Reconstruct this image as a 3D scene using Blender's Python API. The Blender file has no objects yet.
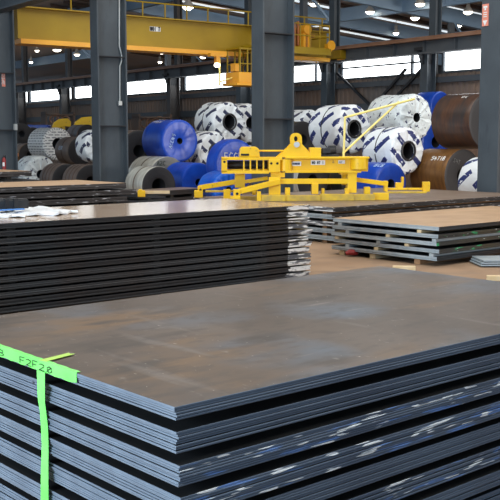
import bpy, bmesh, math, random
from mathutils import Vector, Matrix
random.seed(7)
C = bpy.context.scene.collection
PI = math.pi
# ------------------------------------------------------------------ camera, world, light
F = 968.0; PITCH = math.radians(6.6); H = 2.0
cd = bpy.data.cameras.new('camera'); cam = bpy.data.objects.new('camera', cd); C.objects.link(cam)
cam.location = (0, 0, H); cam.rotation_euler = (PI/2 - PITCH, 0, 0)
cd.sensor_width = 36; cd.lens = F/500*36; cd.clip_end = 400
bpy.context.scene.camera = cam
vs = bpy.context.scene.view_settings
vs.view_transform = 'Standard'; vs.look = 'None'; vs.gamma = 1; vs.exposure = 0.0; vs.use_curve_mapping = False
W = bpy.data.worlds.new('world'); bpy.context.scene.world = W; W.use_nodes = True
W.node_tree.nodes['Background'].inputs[0].default_value = (0.62, 0.80, 1.0, 1)
W.node_tree.nodes['Background'].inputs[1].default_value = 0.5
def area(name, loc, target, sx, sy, power, col, spread=180):
    l = bpy.data.lights.new(name, 'AREA'); l.spread = math.radians(spread); l.shape = 'RECTANGLE'; l.size = sx; l.size_y = sy; l.energy = power; l.color = col
    o = bpy.data.objects.new(name, l); C.objects.link(o); o.location = loc
    o.rotation_euler = (Vector(target)-Vector(loc)).to_track_quat('-Z', 'Y').to_euler(); return o
area('open_door_daylight', (-15, -4, 4.5), (2, 9, 0.6), 9, 6, 4600, (0.72, 0.87, 1.0))
area('roof_skylight_daylight', (3, 17, 12.6), (3, 17, 0), 26, 30, 5200, (1.0, 0.97, 0.92))
area('right_face_fill', (9, -12, 4.0), (1, 4, .7), 6, 5, 480, (0.62, 0.80, 1.0), 120)  # added fill light for the right faces of the front stack, no door there
area('next_bay_roof_fill', (40, 10, 4.2), (10, 52, 8.5), 18, 7, 2700, (1.0, 0.93, 0.86), 95)  # added light that brightens the next bay's deck and rafters, no opening there

# ------------------------------------------------------------------ geometry of the place
YAW = math.radians(41.1)                     # the foreground stacks: u runs away right, w away left
BY = math.radians(36.1)                      # the building: g crosses the bay, b runs along it (away left)
u = Vector((math.cos(YAW), math.sin(YAW), 0)); w = Vector((-math.sin(YAW), math.cos(YAW), 0))
g = Vector((math.cos(BY), math.sin(BY), 0)); b = Vector((-math.sin(BY), math.cos(BY), 0))
cp, sp = math.cos(PITCH), math.sin(PITCH)
def ray(px, py): return Vector((px-250, F*cp+(250-py)*sp, -F*sp+(250-py)*cp))
def PZ(px, py, z): r = ray(px, py); t = (z-H)/r.z; return Vector((0, 0, H))+r*t
def PY(px, py, Y): r = ray(px, py); return Vector((0, 0, H))+r*(Y/r.y)
def PN(px, py, n): r = ray(px, py); return Vector((0, 0, H))+r*(n/(r.x*g.x+r.y*g.y))   # on a plane parallel to the far wall
def GB(n, s, z=0): v = g*n+b*s; return Vector((v.x, v.y, z))

# ------------------------------------------------------------------ materials
def node_mat(name, c1, c2=None, scale=3, rough=0.5, metal=0.0, bump=0.0, stretch=(1, 1, 1), detail=4, lo=.35, hi=.65, spec=.5):
    m = bpy.data.materials.new(name); m.use_nodes = True; nt = m.node_tree; n = nt.nodes; L = nt.links
    bs = n['Principled BSDF']; bs.inputs['Roughness'].default_value = rough; bs.inputs['Metallic'].default_value = metal
    bs.inputs['Specular IOR Level'].default_value = spec
    bs.inputs['Base Color'].default_value = (*c1, 1)
    if c2 or bump:
        tc = n.new('ShaderNodeTexCoord'); mp = n.new('ShaderNodeMapping'); mp.inputs['Scale'].default_value = stretch
        L.new(tc.outputs['Object'], mp.inputs['Vector'])
        no = n.new('ShaderNodeTexNoise'); no.inputs['Scale'].default_value = scale; no.inputs['Detail'].default_value = detail
        L.new(mp.outputs[0], no.inputs['Vector'])
        if c2:
            r = n.new('ShaderNodeValToRGB'); r.color_ramp.elements[0].position = lo; r.color_ramp.elements[1].position = hi
            r.color_ramp.elements[0].color = (*c1, 1); r.color_ramp.elements[1].color = (*c2, 1)
            L.new(no.outputs['Fac'], r.inputs[0]); L.new(r.outputs[0], bs.inputs['Base Color'])
        if bump:
            bu = n.new('ShaderNodeBump'); bu.inputs['Strength'].default_value = bump; bu.inputs['Distance'].default_value = .02
            L.new(no.outputs['Fac'], bu.inputs['Height']); L.new(bu.outputs[0], bs.inputs['Normal'])
    return m
def overlay(m, color, scale, stretch, lo, hi, detail=2, offset=(0, 0, 0), coord='Object'):
    """worn / sprayed patches of another colour over the base colour"""
    nt = m.node_tree; n = nt.nodes; L = nt.links; bs = n['Principled BSDF']; inp = bs.inputs['Base Color']
    tc = n.new('ShaderNodeTexCoord'); mp = n.new('ShaderNodeMapping'); mp.inputs['Scale'].default_value = stretch; mp.inputs['Location'].default_value = offset
    if coord == 'Along':                     # position in the hall, turned so x runs along the stacks
        ge = n.new('ShaderNodeNewGeometry'); m0 = n.new('ShaderNodeMapping'); m0.inputs['Rotation'].default_value = (0, 0, -YAW)
        L.new(ge.outputs['Position'], m0.inputs['Vector']); L.new(m0.outputs[0], mp.inputs['Vector'])
    else: L.new(tc.outputs[coord], mp.inputs['Vector'])
    no = n.new('ShaderNodeTexNoise'); no.inputs['Scale'].default_value = scale; no.inputs['Detail'].default_value = detail; L.new(mp.outputs[0], no.inputs['Vector'])
    r = n.new('ShaderNodeValToRGB'); r.color_ramp.elements[0].position = lo; r.color_ramp.elements[1].position = hi
    r.color_ramp.elements[0].color = (0, 0, 0, 1); r.color_ramp.elements[1].color = (1, 1, 1, 1); L.new(no.outputs['Fac'], r.inputs[0])
    mx = n.new('ShaderNodeMixRGB'); mx.inputs[2].default_value = (*color, 1); L.new(r.outputs[0], mx.inputs[0])
    if inp.links: L.new(inp.links[0].from_socket, mx.inputs[1])
    else: mx.inputs[1].default_value = inp.default_value
    L.new(mx.outputs[0], inp); return m
def emit(name, col, s):
    m = bpy.data.materials.new(name); m.use_nodes = True; bs = m.node_tree.nodes['Principled BSDF']
    bs.inputs['Base Color'].default_value = (.8, .8, .8, 1); bs.inputs['Emission Color'].default_value = (*col, 1); bs.inputs['Emission Strength'].default_value = s; return m

M = {}
M['plate_top'] = node_mat('mill_scale_steel', (.05, .028, .015), (.13, .092, .068), 1.3, .37, .2, .05, (1, .6, 1), 6, .3, .7)
overlay(M['plate_top'], (.095, .125, .165), .9, (1, 1, 1), .50, .66, 3, (3, 1, 0))
overlay(M['plate_top'], (.155, .085, .035), 1.6, (.5, 1.5, 1), .54, .68, 5, (7, 2, 0))
overlay(M['plate_top'], (.22, .19, .17), 7, (.3, 2.5, 1), .68, .78, 4, (1, 5, 0))
overlay(M['plate_top'], (.035, .022, .014), 3, (.5, 1.6, 1), .56, .68, 8, (4, 9, 0))
overlay(M['plate_top'], (.17, .14, .12), 5, (1.4, .15, 1), .62, .76, 6, (2, 2, 0))
overlay(M['plate_top'], (.03, .02, .015), 16, (.6, 1, 1), .50, .85, 9, (4, 3, 0))
overlay(M['plate_top'], (.24, .21, .18), 22, (1, .5, 1), .66, .80, 8, (8, 3, 0))
overlay(M['plate_top'], (.45, .40, .34), 60, (1, .6, 1), .74, .78, 2, (1, 3, 0))
M['plate_tan'] = node_mat('rusty_tan_steel', (.46, .33, .23), (.56, .43, .32), 1.2, .16, .25, .02, (1, 2, 1))
M['plate_buff'] = node_mat('buff_rusty_steel', (.36, .23, .13), (.44, .29, .17), 1.5, .55, .0, .02, (1, 2, 1))
M['plate_brown'] = node_mat('brown_steel', (.20, .14, .10), (.26, .20, .16), 1.2, .42, .2, .02)
M['plate_mid'] = node_mat('dark_sheet_face', (.03, .032, .035), (.05, .05, .05), 3, .4, .4)
M['edge_lit'] = node_mat('lit_sheared_edge', (.27, .34, .43), (.19, .24, .31), 6, .42, .35, .1, (1, 1, 3), 5)  # left faces: daylight put into the colour of the common edge steel
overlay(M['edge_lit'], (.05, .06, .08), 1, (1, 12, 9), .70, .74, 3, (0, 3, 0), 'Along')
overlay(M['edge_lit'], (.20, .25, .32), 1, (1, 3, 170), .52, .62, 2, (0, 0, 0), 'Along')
M['edge_shaded'] = node_mat('shaded_sheared_edge', (.10, .155, .23), (.075, .115, .175), 6, .38, .35, .05, (.3, 1, 2))  # right faces: same edge steel, darkened and blued to paint in their shade
M['edge_spray'] = node_mat('sprayed_shaded_edge', (.10, .155, .23), (.07, .11, .175), 6, .38, .35, .05, (.3, 1, 2))  # real spray marks over the same painted-in shade
overlay(M['edge_spray'], (.12, .26, .60), 1.0, (5, 1, 60), .57, .66, 2, (2.3, 0, 4), 'Along')
overlay(M['edge_spray'], (.85, .95, 1.0), 1.0, (7, 1, 75), .63, .66, 1, (1.1, 0, 2.4), 'Along')
M['edge_rust'] = node_mat('dark_rusted_edge', (.030, .042, .052), (.040, .032, .030), 2.5, .45, .3, .1, (.35, 1, 3))
M['edge_rust_chalk'] = node_mat('chalked_dark_edge', (.030, .030, .034), (.06, .05, .045), 2.5, .5, .2, .1, (.35, 1, 3))
overlay(M['edge_rust_chalk'], (.5, .5, .52), 1, (6, 1, 45), .60, .68, 3, (0, 0, 0), 'Along')
M['edge_white'] = node_mat('white_lit_edge', (.10, .11, .13), (.16, .16, .17), 4, .5, .2)  # white patches paint the brightness of lit plate ends
overlay(M['edge_white'], (.88, .88, .86), 1, (5, 3, 22), .47, .55, 3, (0, 0, 0), 'Along')
M['edge_pale'] = node_mat('pale_sheared_edge', (.32, .38, .42), (.42, .46, .47), 5, .45, .2)  # own colour of the floor sheets; on stack ends it paints in left daylight
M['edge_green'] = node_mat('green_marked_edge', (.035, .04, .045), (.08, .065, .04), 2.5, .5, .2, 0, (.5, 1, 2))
overlay(M['edge_green'], (.04, .42, .16), 1, (3.5, 1, 14), .60, .66, 3, (0, 0, 3), 'Along')
overlay(M['edge_green'], (.75, .78, .75), 1, (9, 1, 30), .67, .71, 3, (4, 0, 3), 'Along')
M['timber'] = node_mat('pale_timber', (.60, .44, .24), (.70, .56, .35), 6, .7, 0, .1, (1, 6, 1))
M['timber_brown'] = node_mat('brown_timber', (.28, .14, .06), (.36, .20, .10), 6, .7)
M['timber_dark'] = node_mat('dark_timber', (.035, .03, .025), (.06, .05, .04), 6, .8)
M['tape_green'] = node_mat('fluorescent_green_tape', (.18, .86, .14), (.25, .92, .20), 5, .45)
M['tape_yellow'] = node_mat('fluorescent_yellow_tape', (.52, .82, .12), None, 5, .4)
M['ink'] = node_mat('black_marker', (.03, .05, .03), None, rough=.6)
M['floor'] = node_mat('dusty_concrete', (.25, .155, .09), (.33, .215, .13), .8, .85, 0, .1, (1, 1, 1), 8)
overlay(M['floor'], (.22, .15, .10), 2.2, (1, 1, 1), .5, .75, 6)
M['steel_blue'] = node_mat('blue_grey_painted_steel', (.056, .070, .084), (.068, .086, .102), 1.5, .5, 0, .03)
overlay(M['steel_blue'], (.045, .056, .07), 2, (3, 3, .7), .58, .75, 5)
M['steel_far'] = node_mat('grey_painted_far_steel', (.07, .082, .098), (.095, .105, .115), 1, .6)
M['steel_fcol'] = node_mat('dull_brown_grey_column', (.055, .055, .06), (.09, .08, .075), 1, .6)
M['steel_rail'] = node_mat('rusty_runway_flange', (.24, .12, .07), (.30, .17, .11), 2, .6)
M['steel_dark'] = node_mat('dark_joint_steel', (.02, .022, .027), None, rough=.6)
M['siding'] = node_mat('brown_grey_siding', (.30, .19, .13), (.16, .14, .13), .25, .6, 0, 0, (1, 1, 1))
M['siding_dark'] = node_mat('dark_siding', (.075, .085, .10), (.11, .11, .11), .3, .6)
M['deck'] = node_mat('roof_deck', (.62, .42, .30), (.42, .36, .34), .12, .6)
M['rafter'] = node_mat('blue_rafter', (.20, .30, .42), (.26, .36, .48), .4, .5)
M['joist'] = node_mat('dark_joist', (.06, .045, .04), (.14, .08, .05), .5, .6)
M['window_glow'] = emit('bright_window_daylight', (.93, .98, 1.0), 5.0)
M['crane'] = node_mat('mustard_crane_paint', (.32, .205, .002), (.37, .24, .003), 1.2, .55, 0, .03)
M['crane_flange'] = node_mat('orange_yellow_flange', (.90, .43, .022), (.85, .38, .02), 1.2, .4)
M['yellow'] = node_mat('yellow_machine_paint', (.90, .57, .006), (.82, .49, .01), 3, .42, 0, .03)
overlay(M['yellow'], (.28, .19, .05), 6, (1, 1, 1), .66, .74, 5)
M['yellow_worn'] = node_mat('worn_yellow_paint', (.72, .48, .03), (.45, .31, .07), 5, .5, 0, .05)
M['pale_yellow'] = node_mat('pale_yellow_tube', (.88, .76, .26), None, rough=.5)
M['black'] = node_mat('black_rubber', (.015, .015, .018), (.03, .03, .03), 8, .5)
M['hole'] = node_mat('dark_interior', (.01, .01, .012), None, rough=.8)
M['white'] = node_mat('white_sign_paint', (.80, .82, .82), None, rough=.5)
M['paint_white'] = node_mat('white_paint_mark', (.88, .88, .85), None, rough=.6)
M['paint_lightblue'] = node_mat('pale_blue_mark', (.55, .72, .95), None, rough=.6)
M['red'] = node_mat('red_paint', (.28, .02, .02), None, rough=.4)
M['coral'] = node_mat('coral_sign', (.78, .28, .20), None, rough=.5)
M['orange'] = node_mat('orange_rust_panel', (.50, .19, .06), (.36, .13, .05), 4, .6)
M['galv'] = node_mat('galvanised', (.55, .58, .58), None, rough=.4, metal=.4)
M['coil_brown'] = node_mat('rust_brown_coil', (.15, .075, .045), (.10, .055, .04), 2.5, .33, .35, .05, (6, 1, 1))
overlay(M['coil_brown'], (.06, .055, .055), 1.2, (3, .5, 1), .42, .72, 2, (2, 0, 0))
M['coil_orange'] = node_mat('orange_brown_coil', (.26, .125, .035), (.17, .08, .03), 2.5, .36, .3, .05, (4, 1, 1))
M['coil_slit'] = node_mat('brown_slit_coil', (.20, .15, .12), (.15, .115, .10), 2.5, .45, .3, .05, (6, 1, 1))
M['coil_silver'] = node_mat('galvanised_coil', (.80, .80, .72), (.52, .52, .47), 2.0, .25, .35, .05, (5, 1, 1))
M['coil_dark'] = node_mat('dark_green_coil', (.035, .045, .04), (.06, .055, .045), 2.0, .35, .4, .05, (5, 1, 1))
def face_mat(name, c1, c2):
    m = node_mat(name, c1, None, rough=.5, metal=.3); nt = m.node_tree; n = nt.nodes; L = nt.links
    tc = n.new('ShaderNodeTexCoord'); wv = n.new('ShaderNodeTexWave'); wv.wave_type = 'RINGS'; wv.rings_direction = 'X'
    wv.inputs['Scale'].default_value = 9; wv.inputs['Distortion'].default_value = .8
    L.new(tc.outputs['Object'], wv.inputs['Vector']); r = n.new('ShaderNodeValToRGB')
    r.color_ramp.elements[0].color = (*c1, 1); r.color_ramp.elements[1].color = (*c2, 1)
    L.new(wv.outputs['Fac'], r.inputs[0]); L.new(r.outputs[0], n['Principled BSDF'].inputs['Base Color']); return m
M['face_dark'] = face_mat('wound_edges_dark', (.022, .022, .025), (.045, .043, .045))
M['face_grey'] = face_mat('wound_edges_grey', (.16, .16, .16), (.26, .26, .25))
M['blue_wrap'] = node_mat('blue_plastic_wrap', (.012, .075, .50), (.008, .05, .38), 2.2, .30, 0, .5, (1.5, 1, 1), 5)
M['blue_bright'] = node_mat('bright_blue_wrap', (.015, .13, .62), (.01, .08, .50), 3, .3, 0, .7, (1.5, 1, 1), 5)
def wrap_mat(name, ink, scale, angle, cover, bw=.5, rh=.25, squeeze=0.22, base=(.86, .91, .94), bumpk=.5):
    """white wrap printed with slanting oblong blocks; the blocks are broken by smaller print inside"""
    m = node_mat(name, base, None, rough=.42); nt = m.node_tree; n = nt.nodes; L = nt.links; bs = n['Principled BSDF']
    uv = n.new('ShaderNodeUVMap'); mp = n.new('ShaderNodeMapping'); mp.inputs['Rotation'].default_value = (0, 0, angle); mp.inputs['Scale'].default_value = (scale,)*3
    L.new(uv.outputs[0], mp.inputs['Vector'])
    br = n.new('ShaderNodeTexBrick'); br.offset = .5; br.inputs['Brick Width'].default_value = bw; br.inputs['Row Height'].default_value = rh
    br.inputs['Mortar Size'].default_value = squeeze*rh*1.6; br.inputs['Mortar Smooth'].default_value = 0; br.inputs['Scale'].default_value = 1
    br.inputs['Color1'].default_value = (1, 1, 1, 1); br.inputs['Color2'].default_value = (1, 1, 1, 1); br.inputs['Mortar'].default_value = (0, 0, 0, 1)
    L.new(mp.outputs[0], br.inputs['Vector'])
    no = n.new('ShaderNodeTexNoise'); no.inputs['Scale'].default_value = 9; L.new(mp.outputs[0], no.inputs['Vector'])
    gt = n.new('ShaderNodeMath'); gt.operation = 'GREATER_THAN'; gt.inputs[1].default_value = cover; L.new(no.outputs['Fac'], gt.inputs[0])
    mu = n.new('ShaderNodeMath'); mu.operation = 'MULTIPLY'; L.new(br.outputs['Color'], mu.inputs[0]); L.new(gt.outputs[0], mu.inputs[1])
    mx = n.new('ShaderNodeMixRGB'); mx.inputs[1].default_value = (*base, 1); mx.inputs[2].default_value = (*ink, 1)
    L.new(mu.outputs[0], mx.inputs[0]); L.new(mx.outputs[0], bs.inputs['Base Color'])
    tc = n.new('ShaderNodeTexCoord'); n2 = n.new('ShaderNodeTexNoise'); n2.inputs['Scale'].default_value = 3.5; n2.inputs['Detail'].default_value = 4; n2.inputs['Distortion'].default_value = 1.2
    L.new(tc.outputs['Object'], n2.inputs['Vector']); bu = n.new('ShaderNodeBump'); bu.inputs['Strength'].default_value = bumpk; bu.inputs['Distance'].default_value = .09
    L.new(n2.outputs['Fac'], bu.inputs['Height']); L.new(bu.outputs[0], bs.inputs['Normal']); return m
NAVY = (.02, .035, .16)
M['wrap_a'] = wrap_mat('printed_white_wrap', NAVY, 1.0, .75, .36, .96, .45, .20)
M['wrap_b'] = wrap_mat('printed_white_wrap_small', (.03, .04, .10), 1.0, .65, .36, .78, .38, .20)
M['wrap_lines'] = wrap_mat('line_printed_white_wrap', (.16, .17, .19), 1.0, 0, .36, .27, .11, .20, (.76, .77, .76), .25)
M['wrap_plain'] = wrap_mat('sheeted_white_wrap', (.04, .05, .14), 1.0, .9, .57, .55, .30, .19, (.84, .91, .93), .8)

# ------------------------------------------------------------------ mesh helpers
class MB:
    def __init__(s): s.v = []; s.f = []; s.mi = []; s.uv = []
    def add(s, vs_, fs, mi=0, uvs=None):
        o = len(s.v); s.v += [tuple(p) for p in vs_]
        for k, f in enumerate(fs):
            s.f.append([o+i for i in f]); s.mi.append(mi); s.uv.append(uvs[k] if uvs else [(0, 0)]*len(f))
    def box(s, c, d, rz=0, mi=0, R=None):
        c = Vector(c); R = R or Matrix.Rotation(rz, 3, 'Z'); p = []
        for z in (-1, 1):
            for x, y in ((-1, -1), (1, -1), (1, 1), (-1, 1)): p.append(c+R@Vector((x*d[0]/2, y*d[1]/2, z*d[2]/2)))
        s.add(p, [(3, 2, 1, 0), (4, 5, 6, 7), (0, 1, 5, 4), (1, 2, 6, 5), (2, 3, 7, 6), (3, 0, 4, 7)], mi)
    def bar(s, a, e, wd, th, mi=0, up=(0, 0, 1)):
        a = Vector(a); e = Vector(e); d = (e-a); L = d.length; x = d.normalized(); y = Vector(up).cross(x)
        if y.length < 1e-4: y = Vector((0, 1, 0)).cross(x)
        y.normalize(); z = x.cross(y); R = Matrix((x, y, z)).transposed(); s.box((a+e)/2, (L, wd, th), mi=mi, R=R)
    def tube(s, pts, r, n=10, mi=0, caps=True):
        pts = [Vector(p) for p in pts]; rs = r if isinstance(r, (list, tuple)) else [r]*len(pts); rings = []
        ref = None
        for i, p in enumerate(pts):
            d = (pts[min(i+1, len(pts)-1)]-pts[max(i-1, 0)]).normalized()
            x = d.orthogonal().normalized() if ref is None else (ref-d*ref.dot(d)).normalized()
            ref = x; y = d.cross(x); rings.append([p+(x*math.cos(a)+y*math.sin(a))*rs[i] for a in [2*PI*k/n for k in range(n)]])
        vv = [q for rg in rings for q in rg]; ff = []
        for i in range(len(rings)-1):
            for k in range(n): ff.append((i*n+k, i*n+(k+1) % n, (i+1)*n+(k+1) % n, (i+1)*n+k))
        if caps: ff.append(tuple(range(n))[::-1]); ff.append(tuple((len(rings)-1)*n+k for k in range(n)))
        s.add(vv, ff, mi)
    def prism(s, out, a, thick, X, Z, mi=0):
        """outline out (list of 2D) in the plane spanned by X, Z at point a, extruded along X x Z"""
        a = Vector(a); X = Vector(X); Z = Vector(Z); N = X.cross(Z).normalized(); n = len(out)
        vv = [a+X*p[0]+Z*p[1]-N*thick/2 for p in out]+[a+X*p[0]+Z*p[1]+N*thick/2 for p in out]
        ff = [tuple(range(n))[::-1], tuple(range(n, 2*n))]+[(i, (i+1) % n, n+(i+1) % n, n+i) for i in range(n)]
        s.add(vv, ff, mi)
    def mesh(s, name, mats, smooth=False):
        me = bpy.data.meshes.new(name); me.from_pydata(s.v, [], s.f)
        for m in (mats if isinstance(mats, (list, tuple)) else [mats]): me.materials.append(m)
        for p, k in zip(me.polygons, s.mi): p.material_index = k
        ul = me.uv_layers.new(name='UVMap'); i = 0
        for f in s.uv:
            for c in f: ul.data[i].uv = c; i += 1
        bm = bmesh.new(); bm.from_mesh(me); bmesh.ops.recalc_face_normals(bm, faces=bm.faces); bm.to_mesh(me); bm.free()
        if smooth:
            me.polygons.foreach_set('use_smooth', [True]*len(me.polygons)); me.set_sharp_from_angle(angle=math.radians(38))
        return me
    def build(s, name, mats, parent=None, smooth=False, bevel=0):
        o = bpy.data.objects.new(name, s.mesh(name, mats, smooth)); C.objects.link(o); o.parent = parent
        if bevel:
            md = o.modifiers.new('bevel', 'BEVEL'); md.width = bevel; md.segments = 2; md.limit_method = 'ANGLE'
        return o
def tag(o, label, cat, group=None, kind=None):
    if label: o['label'] = label
    if cat: o['category'] = cat
    if group: o['group'] = group
    if kind: o['kind'] = kind
    return o
def empty(name, loc, rz=0, label=None, cat=None, group=None, kind=None):
    o = bpy.data.objects.new(name, None); C.objects.link(o); o.location = loc; o.rotation_euler = (0, 0, rz); o.empty_display_size = .2
    return tag(o, label, cat, group, kind)
def struct(o): o['kind'] = 'structure'; return o

# stroke lettering: polylines in a unit cell
GL = {'F': [[(0, 0), (0, 1), (.7, 1)], [(0, .5), (.5, .5)]], '2': [[(0, .85), (.3, 1), (.65, .85), (.6, .55), (0, 0), (.7, 0)]],
 '0': [[(.35, 0), (.05, .25), (.05, .75), (.35, 1), (.65, .75), (.65, .25), (.35, 0)], [(.05, .1), (.65, .9)]],
 'O': [[(.35, 0), (.05, .25), (.05, .75), (.35, 1), (.65, .75), (.65, .25), (.35, 0)]],
 '5': [[(.65, 1), (.05, 1), (.05, .55), (.5, .6), (.65, .3), (.4, 0), (0, .05)]], '4': [[(.1, 1), (0, .45), (.7, .45)], [(.5, .9), (.5, 0)]],
 'T': [[(0, 1), (.7, 1)], [(.35, 1), (.3, 0)]], '1': [[(.35, 1), (.35, 0)]], 'I': [[(.35, 1), (.35, 0)]], 'E': [[(.6, 1), (0, 1), (0, 0), (.6, 0)], [(0, .5), (.5, .5)]],
 'B': [[(0, 0), (0, 1), (.5, .9), (.5, .6), (0, .5), (.6, .35), (.55, .05), (0, 0)]], '3': [[(0, 1), (.6, .9), (.3, .55), (.65, .3), (.35, 0), (0, .1)]],
 'C': [[(.65, .85), (.3, 1), (0, .6), (.1, .15), (.4, 0), (.65, .15)]], 'G': [[(.65, .85), (.3, 1), (0, .6), (.1, .15), (.5, 0), (.65, .4), (.4, .4)]],
 'N': [[(0, 0), (0, 1), (.6, 0), (.6, 1)]], 'M': [[(0, 0), (0, 1), (.35, .4), (.7, 1), (.7, 0)]], 'A': [[(0, 0), (.35, 1), (.7, 0)], [(.15, .4), (.55, .4)]],
 'Z': [[(0, 1), (.65, 1), (0, 0), (.7, 0)]], '7': [[(0, 1), (.65, 1), (.2, 0)]], '8': [[(.35, .5), (.05, .75), (.35, 1), (.6, .75), (.35, .5), (.05, .22), (.35, 0), (.65, .22), (.35, .5)]],
 'R': [[(0, 0), (0, 1), (.55, .9), (.5, .6), (0, .5), (.6, 0)]], 'L': [[(0, 1), (0, 0), (.6, 0)]], 'K': [[(0, 0), (0, 1)], [(.6, 1), (0, .45), (.65, 0)]],
 '/': [[(.1, 0), (.6, 1)]], '-': [[(0, .5), (.6, .5)]], ' ': [], 'S': [[(.6, .9), (.2, 1), (.05, .7), (.6, .35), (.45, 0), (0, .1)]], 'P': [[(0, 0), (0, 1), (.6, .9), (.6, .55), (0, .5)]],
 'V': [[(0, 1), (.35, 0), (.7, 1)]], '9': [[(.6, .6), (.1, .55), (.1, .95), (.6, 1), (.6, .5), (.5, 0)]], '6': [[(.6, 1), (.1, .6), (.05, .15), (.5, 0), (.6, .4), (.1, .5)]]}
def text_mb(txt, hgt, wd, fn, lw=.14, wiggle=0.0):
    """strokes as thin raised ribbons; fn(s,t) -> (point, normal) maps flat to surface"""
    mb = MB(); x = 0; rr = random.Random(hash(len(txt))+int(hgt*1000))
    for ch in txt:
        for pl in GL.get(ch, []):
            pts = []
            for i in range(len(pl)-1):
                for k in range(4): t = k/4; pts.append((pl[i][0]*(1-t)+pl[i+1][0]*t, pl[i][1]*(1-t)+pl[i+1][1]*t))
            pts.append(pl[-1]); jit = (rr.uniform(-1, 1)*wiggle, rr.uniform(-1, 1)*wiggle)
            pp = [fn((x+(p[0]+jit[0]))*wd, (p[1]+jit[1])*hgt) for p in pts]
            for i in range(len(pp)-1):
                (a, na), (c, nc) = pp[i], pp[i+1]; d = (c-a)
                if d.length < 1e-6: continue
                sd = na.cross(d).normalized()*hgt*lw/2; e = d.normalized()*hgt*lw*.3; th = .002
                q = [a-sd-e, c-sd+e, c+sd+e, a+sd-e]; mb.add([p+na*.0005 for p in q]+[p+na*th for p in q], [(0, 1, 2, 3), (4, 5, 6, 7), (0, 1, 5, 4), (1, 2, 6, 5), (2, 3, 7, 6), (3, 0, 4, 7)])
        x += 1.0
    return mb

# ------------------------------------------------------------------ setting
fl = MB(); fl.box((10, 45, -.1), (170, 180, .2)); struct(fl.build('floor', M['floor']))
NF = 28.36                                   # distance of the far column line
def hf(z): return 2+(z-2)*1.07
NN = (g.x*.54+g.y*24.0)                       # distance of the near column line
NB = 62                                      # back wall of the next bay
def s_at(px, n): p = PN(px, 250, n); return p.dot(b)
BR = Matrix.Rotation(BY, 3, 'Z')             # x -> g, y -> b
# far siding wall with a band of daylight windows
cols_px = [27, 70, 119, 177, 246, 329, 427, 560]
cs = [s_at(x, NF) for x in cols_px]
cs = [cs[0]+(cs[0]-cs[1])*1.0]+cs
WZ0, WZ1 = 4.57, 5.46
def siding(mb, s0, s1, z0, z1, n=NF+.55, pitch=.30):
    k = max(1, int(abs(s1-s0)/pitch)); sgn = 1 if s1 > s0 else -1; prof = []
    for i in range(k):
        a = s0+sgn*i*abs(s1-s0)/k; d = abs(s1-s0)/k*sgn; prof += [(a, 0), (a+.45*d, 0), (a+.55*d, .06), (a+.9*d, .06)]
    prof.append((s1, 0)); vv = []
    for z in (z0, z1): vv += [GB(n-o, s, z) for s, o in prof]
    m = len(prof); mb.add(vv, [(i, i+1, m+i+1, m+i) for i in range(m-1)])
    mb.box(GB(n+.08, (s0+s1)/2, (z0+z1)/2), (.1, abs(s1-s0), z1-z0), BY)
wl = MB(); siding(wl, cs[0]+30, cs[-1]-4, 0, WZ0-.05); siding(wl, cs[0]+30, cs[-1]-4, WZ1+.05, 5.75)
struct(wl.build('wall_far', M['siding']))
bk = MB(); bk.box(GB(NB, 20, 5), (.3, 220, 10), BY); struct(bk.build('wall_back', M['siding_dark']))
girt = 0
for zz, hh, mt in ((WZ0-.30, .22, 'steel_far'), (3.3, .35, 'steel_far'), (2.2, .22, 'joist')):
    girt += 1; t = MB(); t.box(GB(NF+.38, (cs[0]+cs[-1])/2, zz), (.16, abs(cs[-1]-cs[0])+16, hh), BY); struct(t.build('trim_%d' % girt, M[mt]))
wi = 0
allc = cs+[cs[-1]-7]
allc = [cs[0]+12]+allc
for i in range(len(allc)-1):
    s1, s0 = allc[i]-.2, allc[i+1]+.2; wi += 1
    o = empty('window_%d' % wi, GB(NF+.5, (s0+s1)/2, WZ0), BY, kind='structure')
    wd = s1-s0; hh = WZ1-WZ0
    p = MB(); p.box((.05, 0, hh/2), (.02, wd, hh)); p.build('pane', M['window_glow'], o)
    f = MB()
    for z in (0, hh): f.box((0, 0, z), (.12, wd+.1, .07))
    for y in (-wd/2, wd/2, -wd*.27): f.box((0, y, hh/2), (.12, .1, hh))
    if i == 7: f.box((0, 0, hh*.53), (.12, wd, .07))
    f.build('window_frame', M['steel_far'], o)
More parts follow.
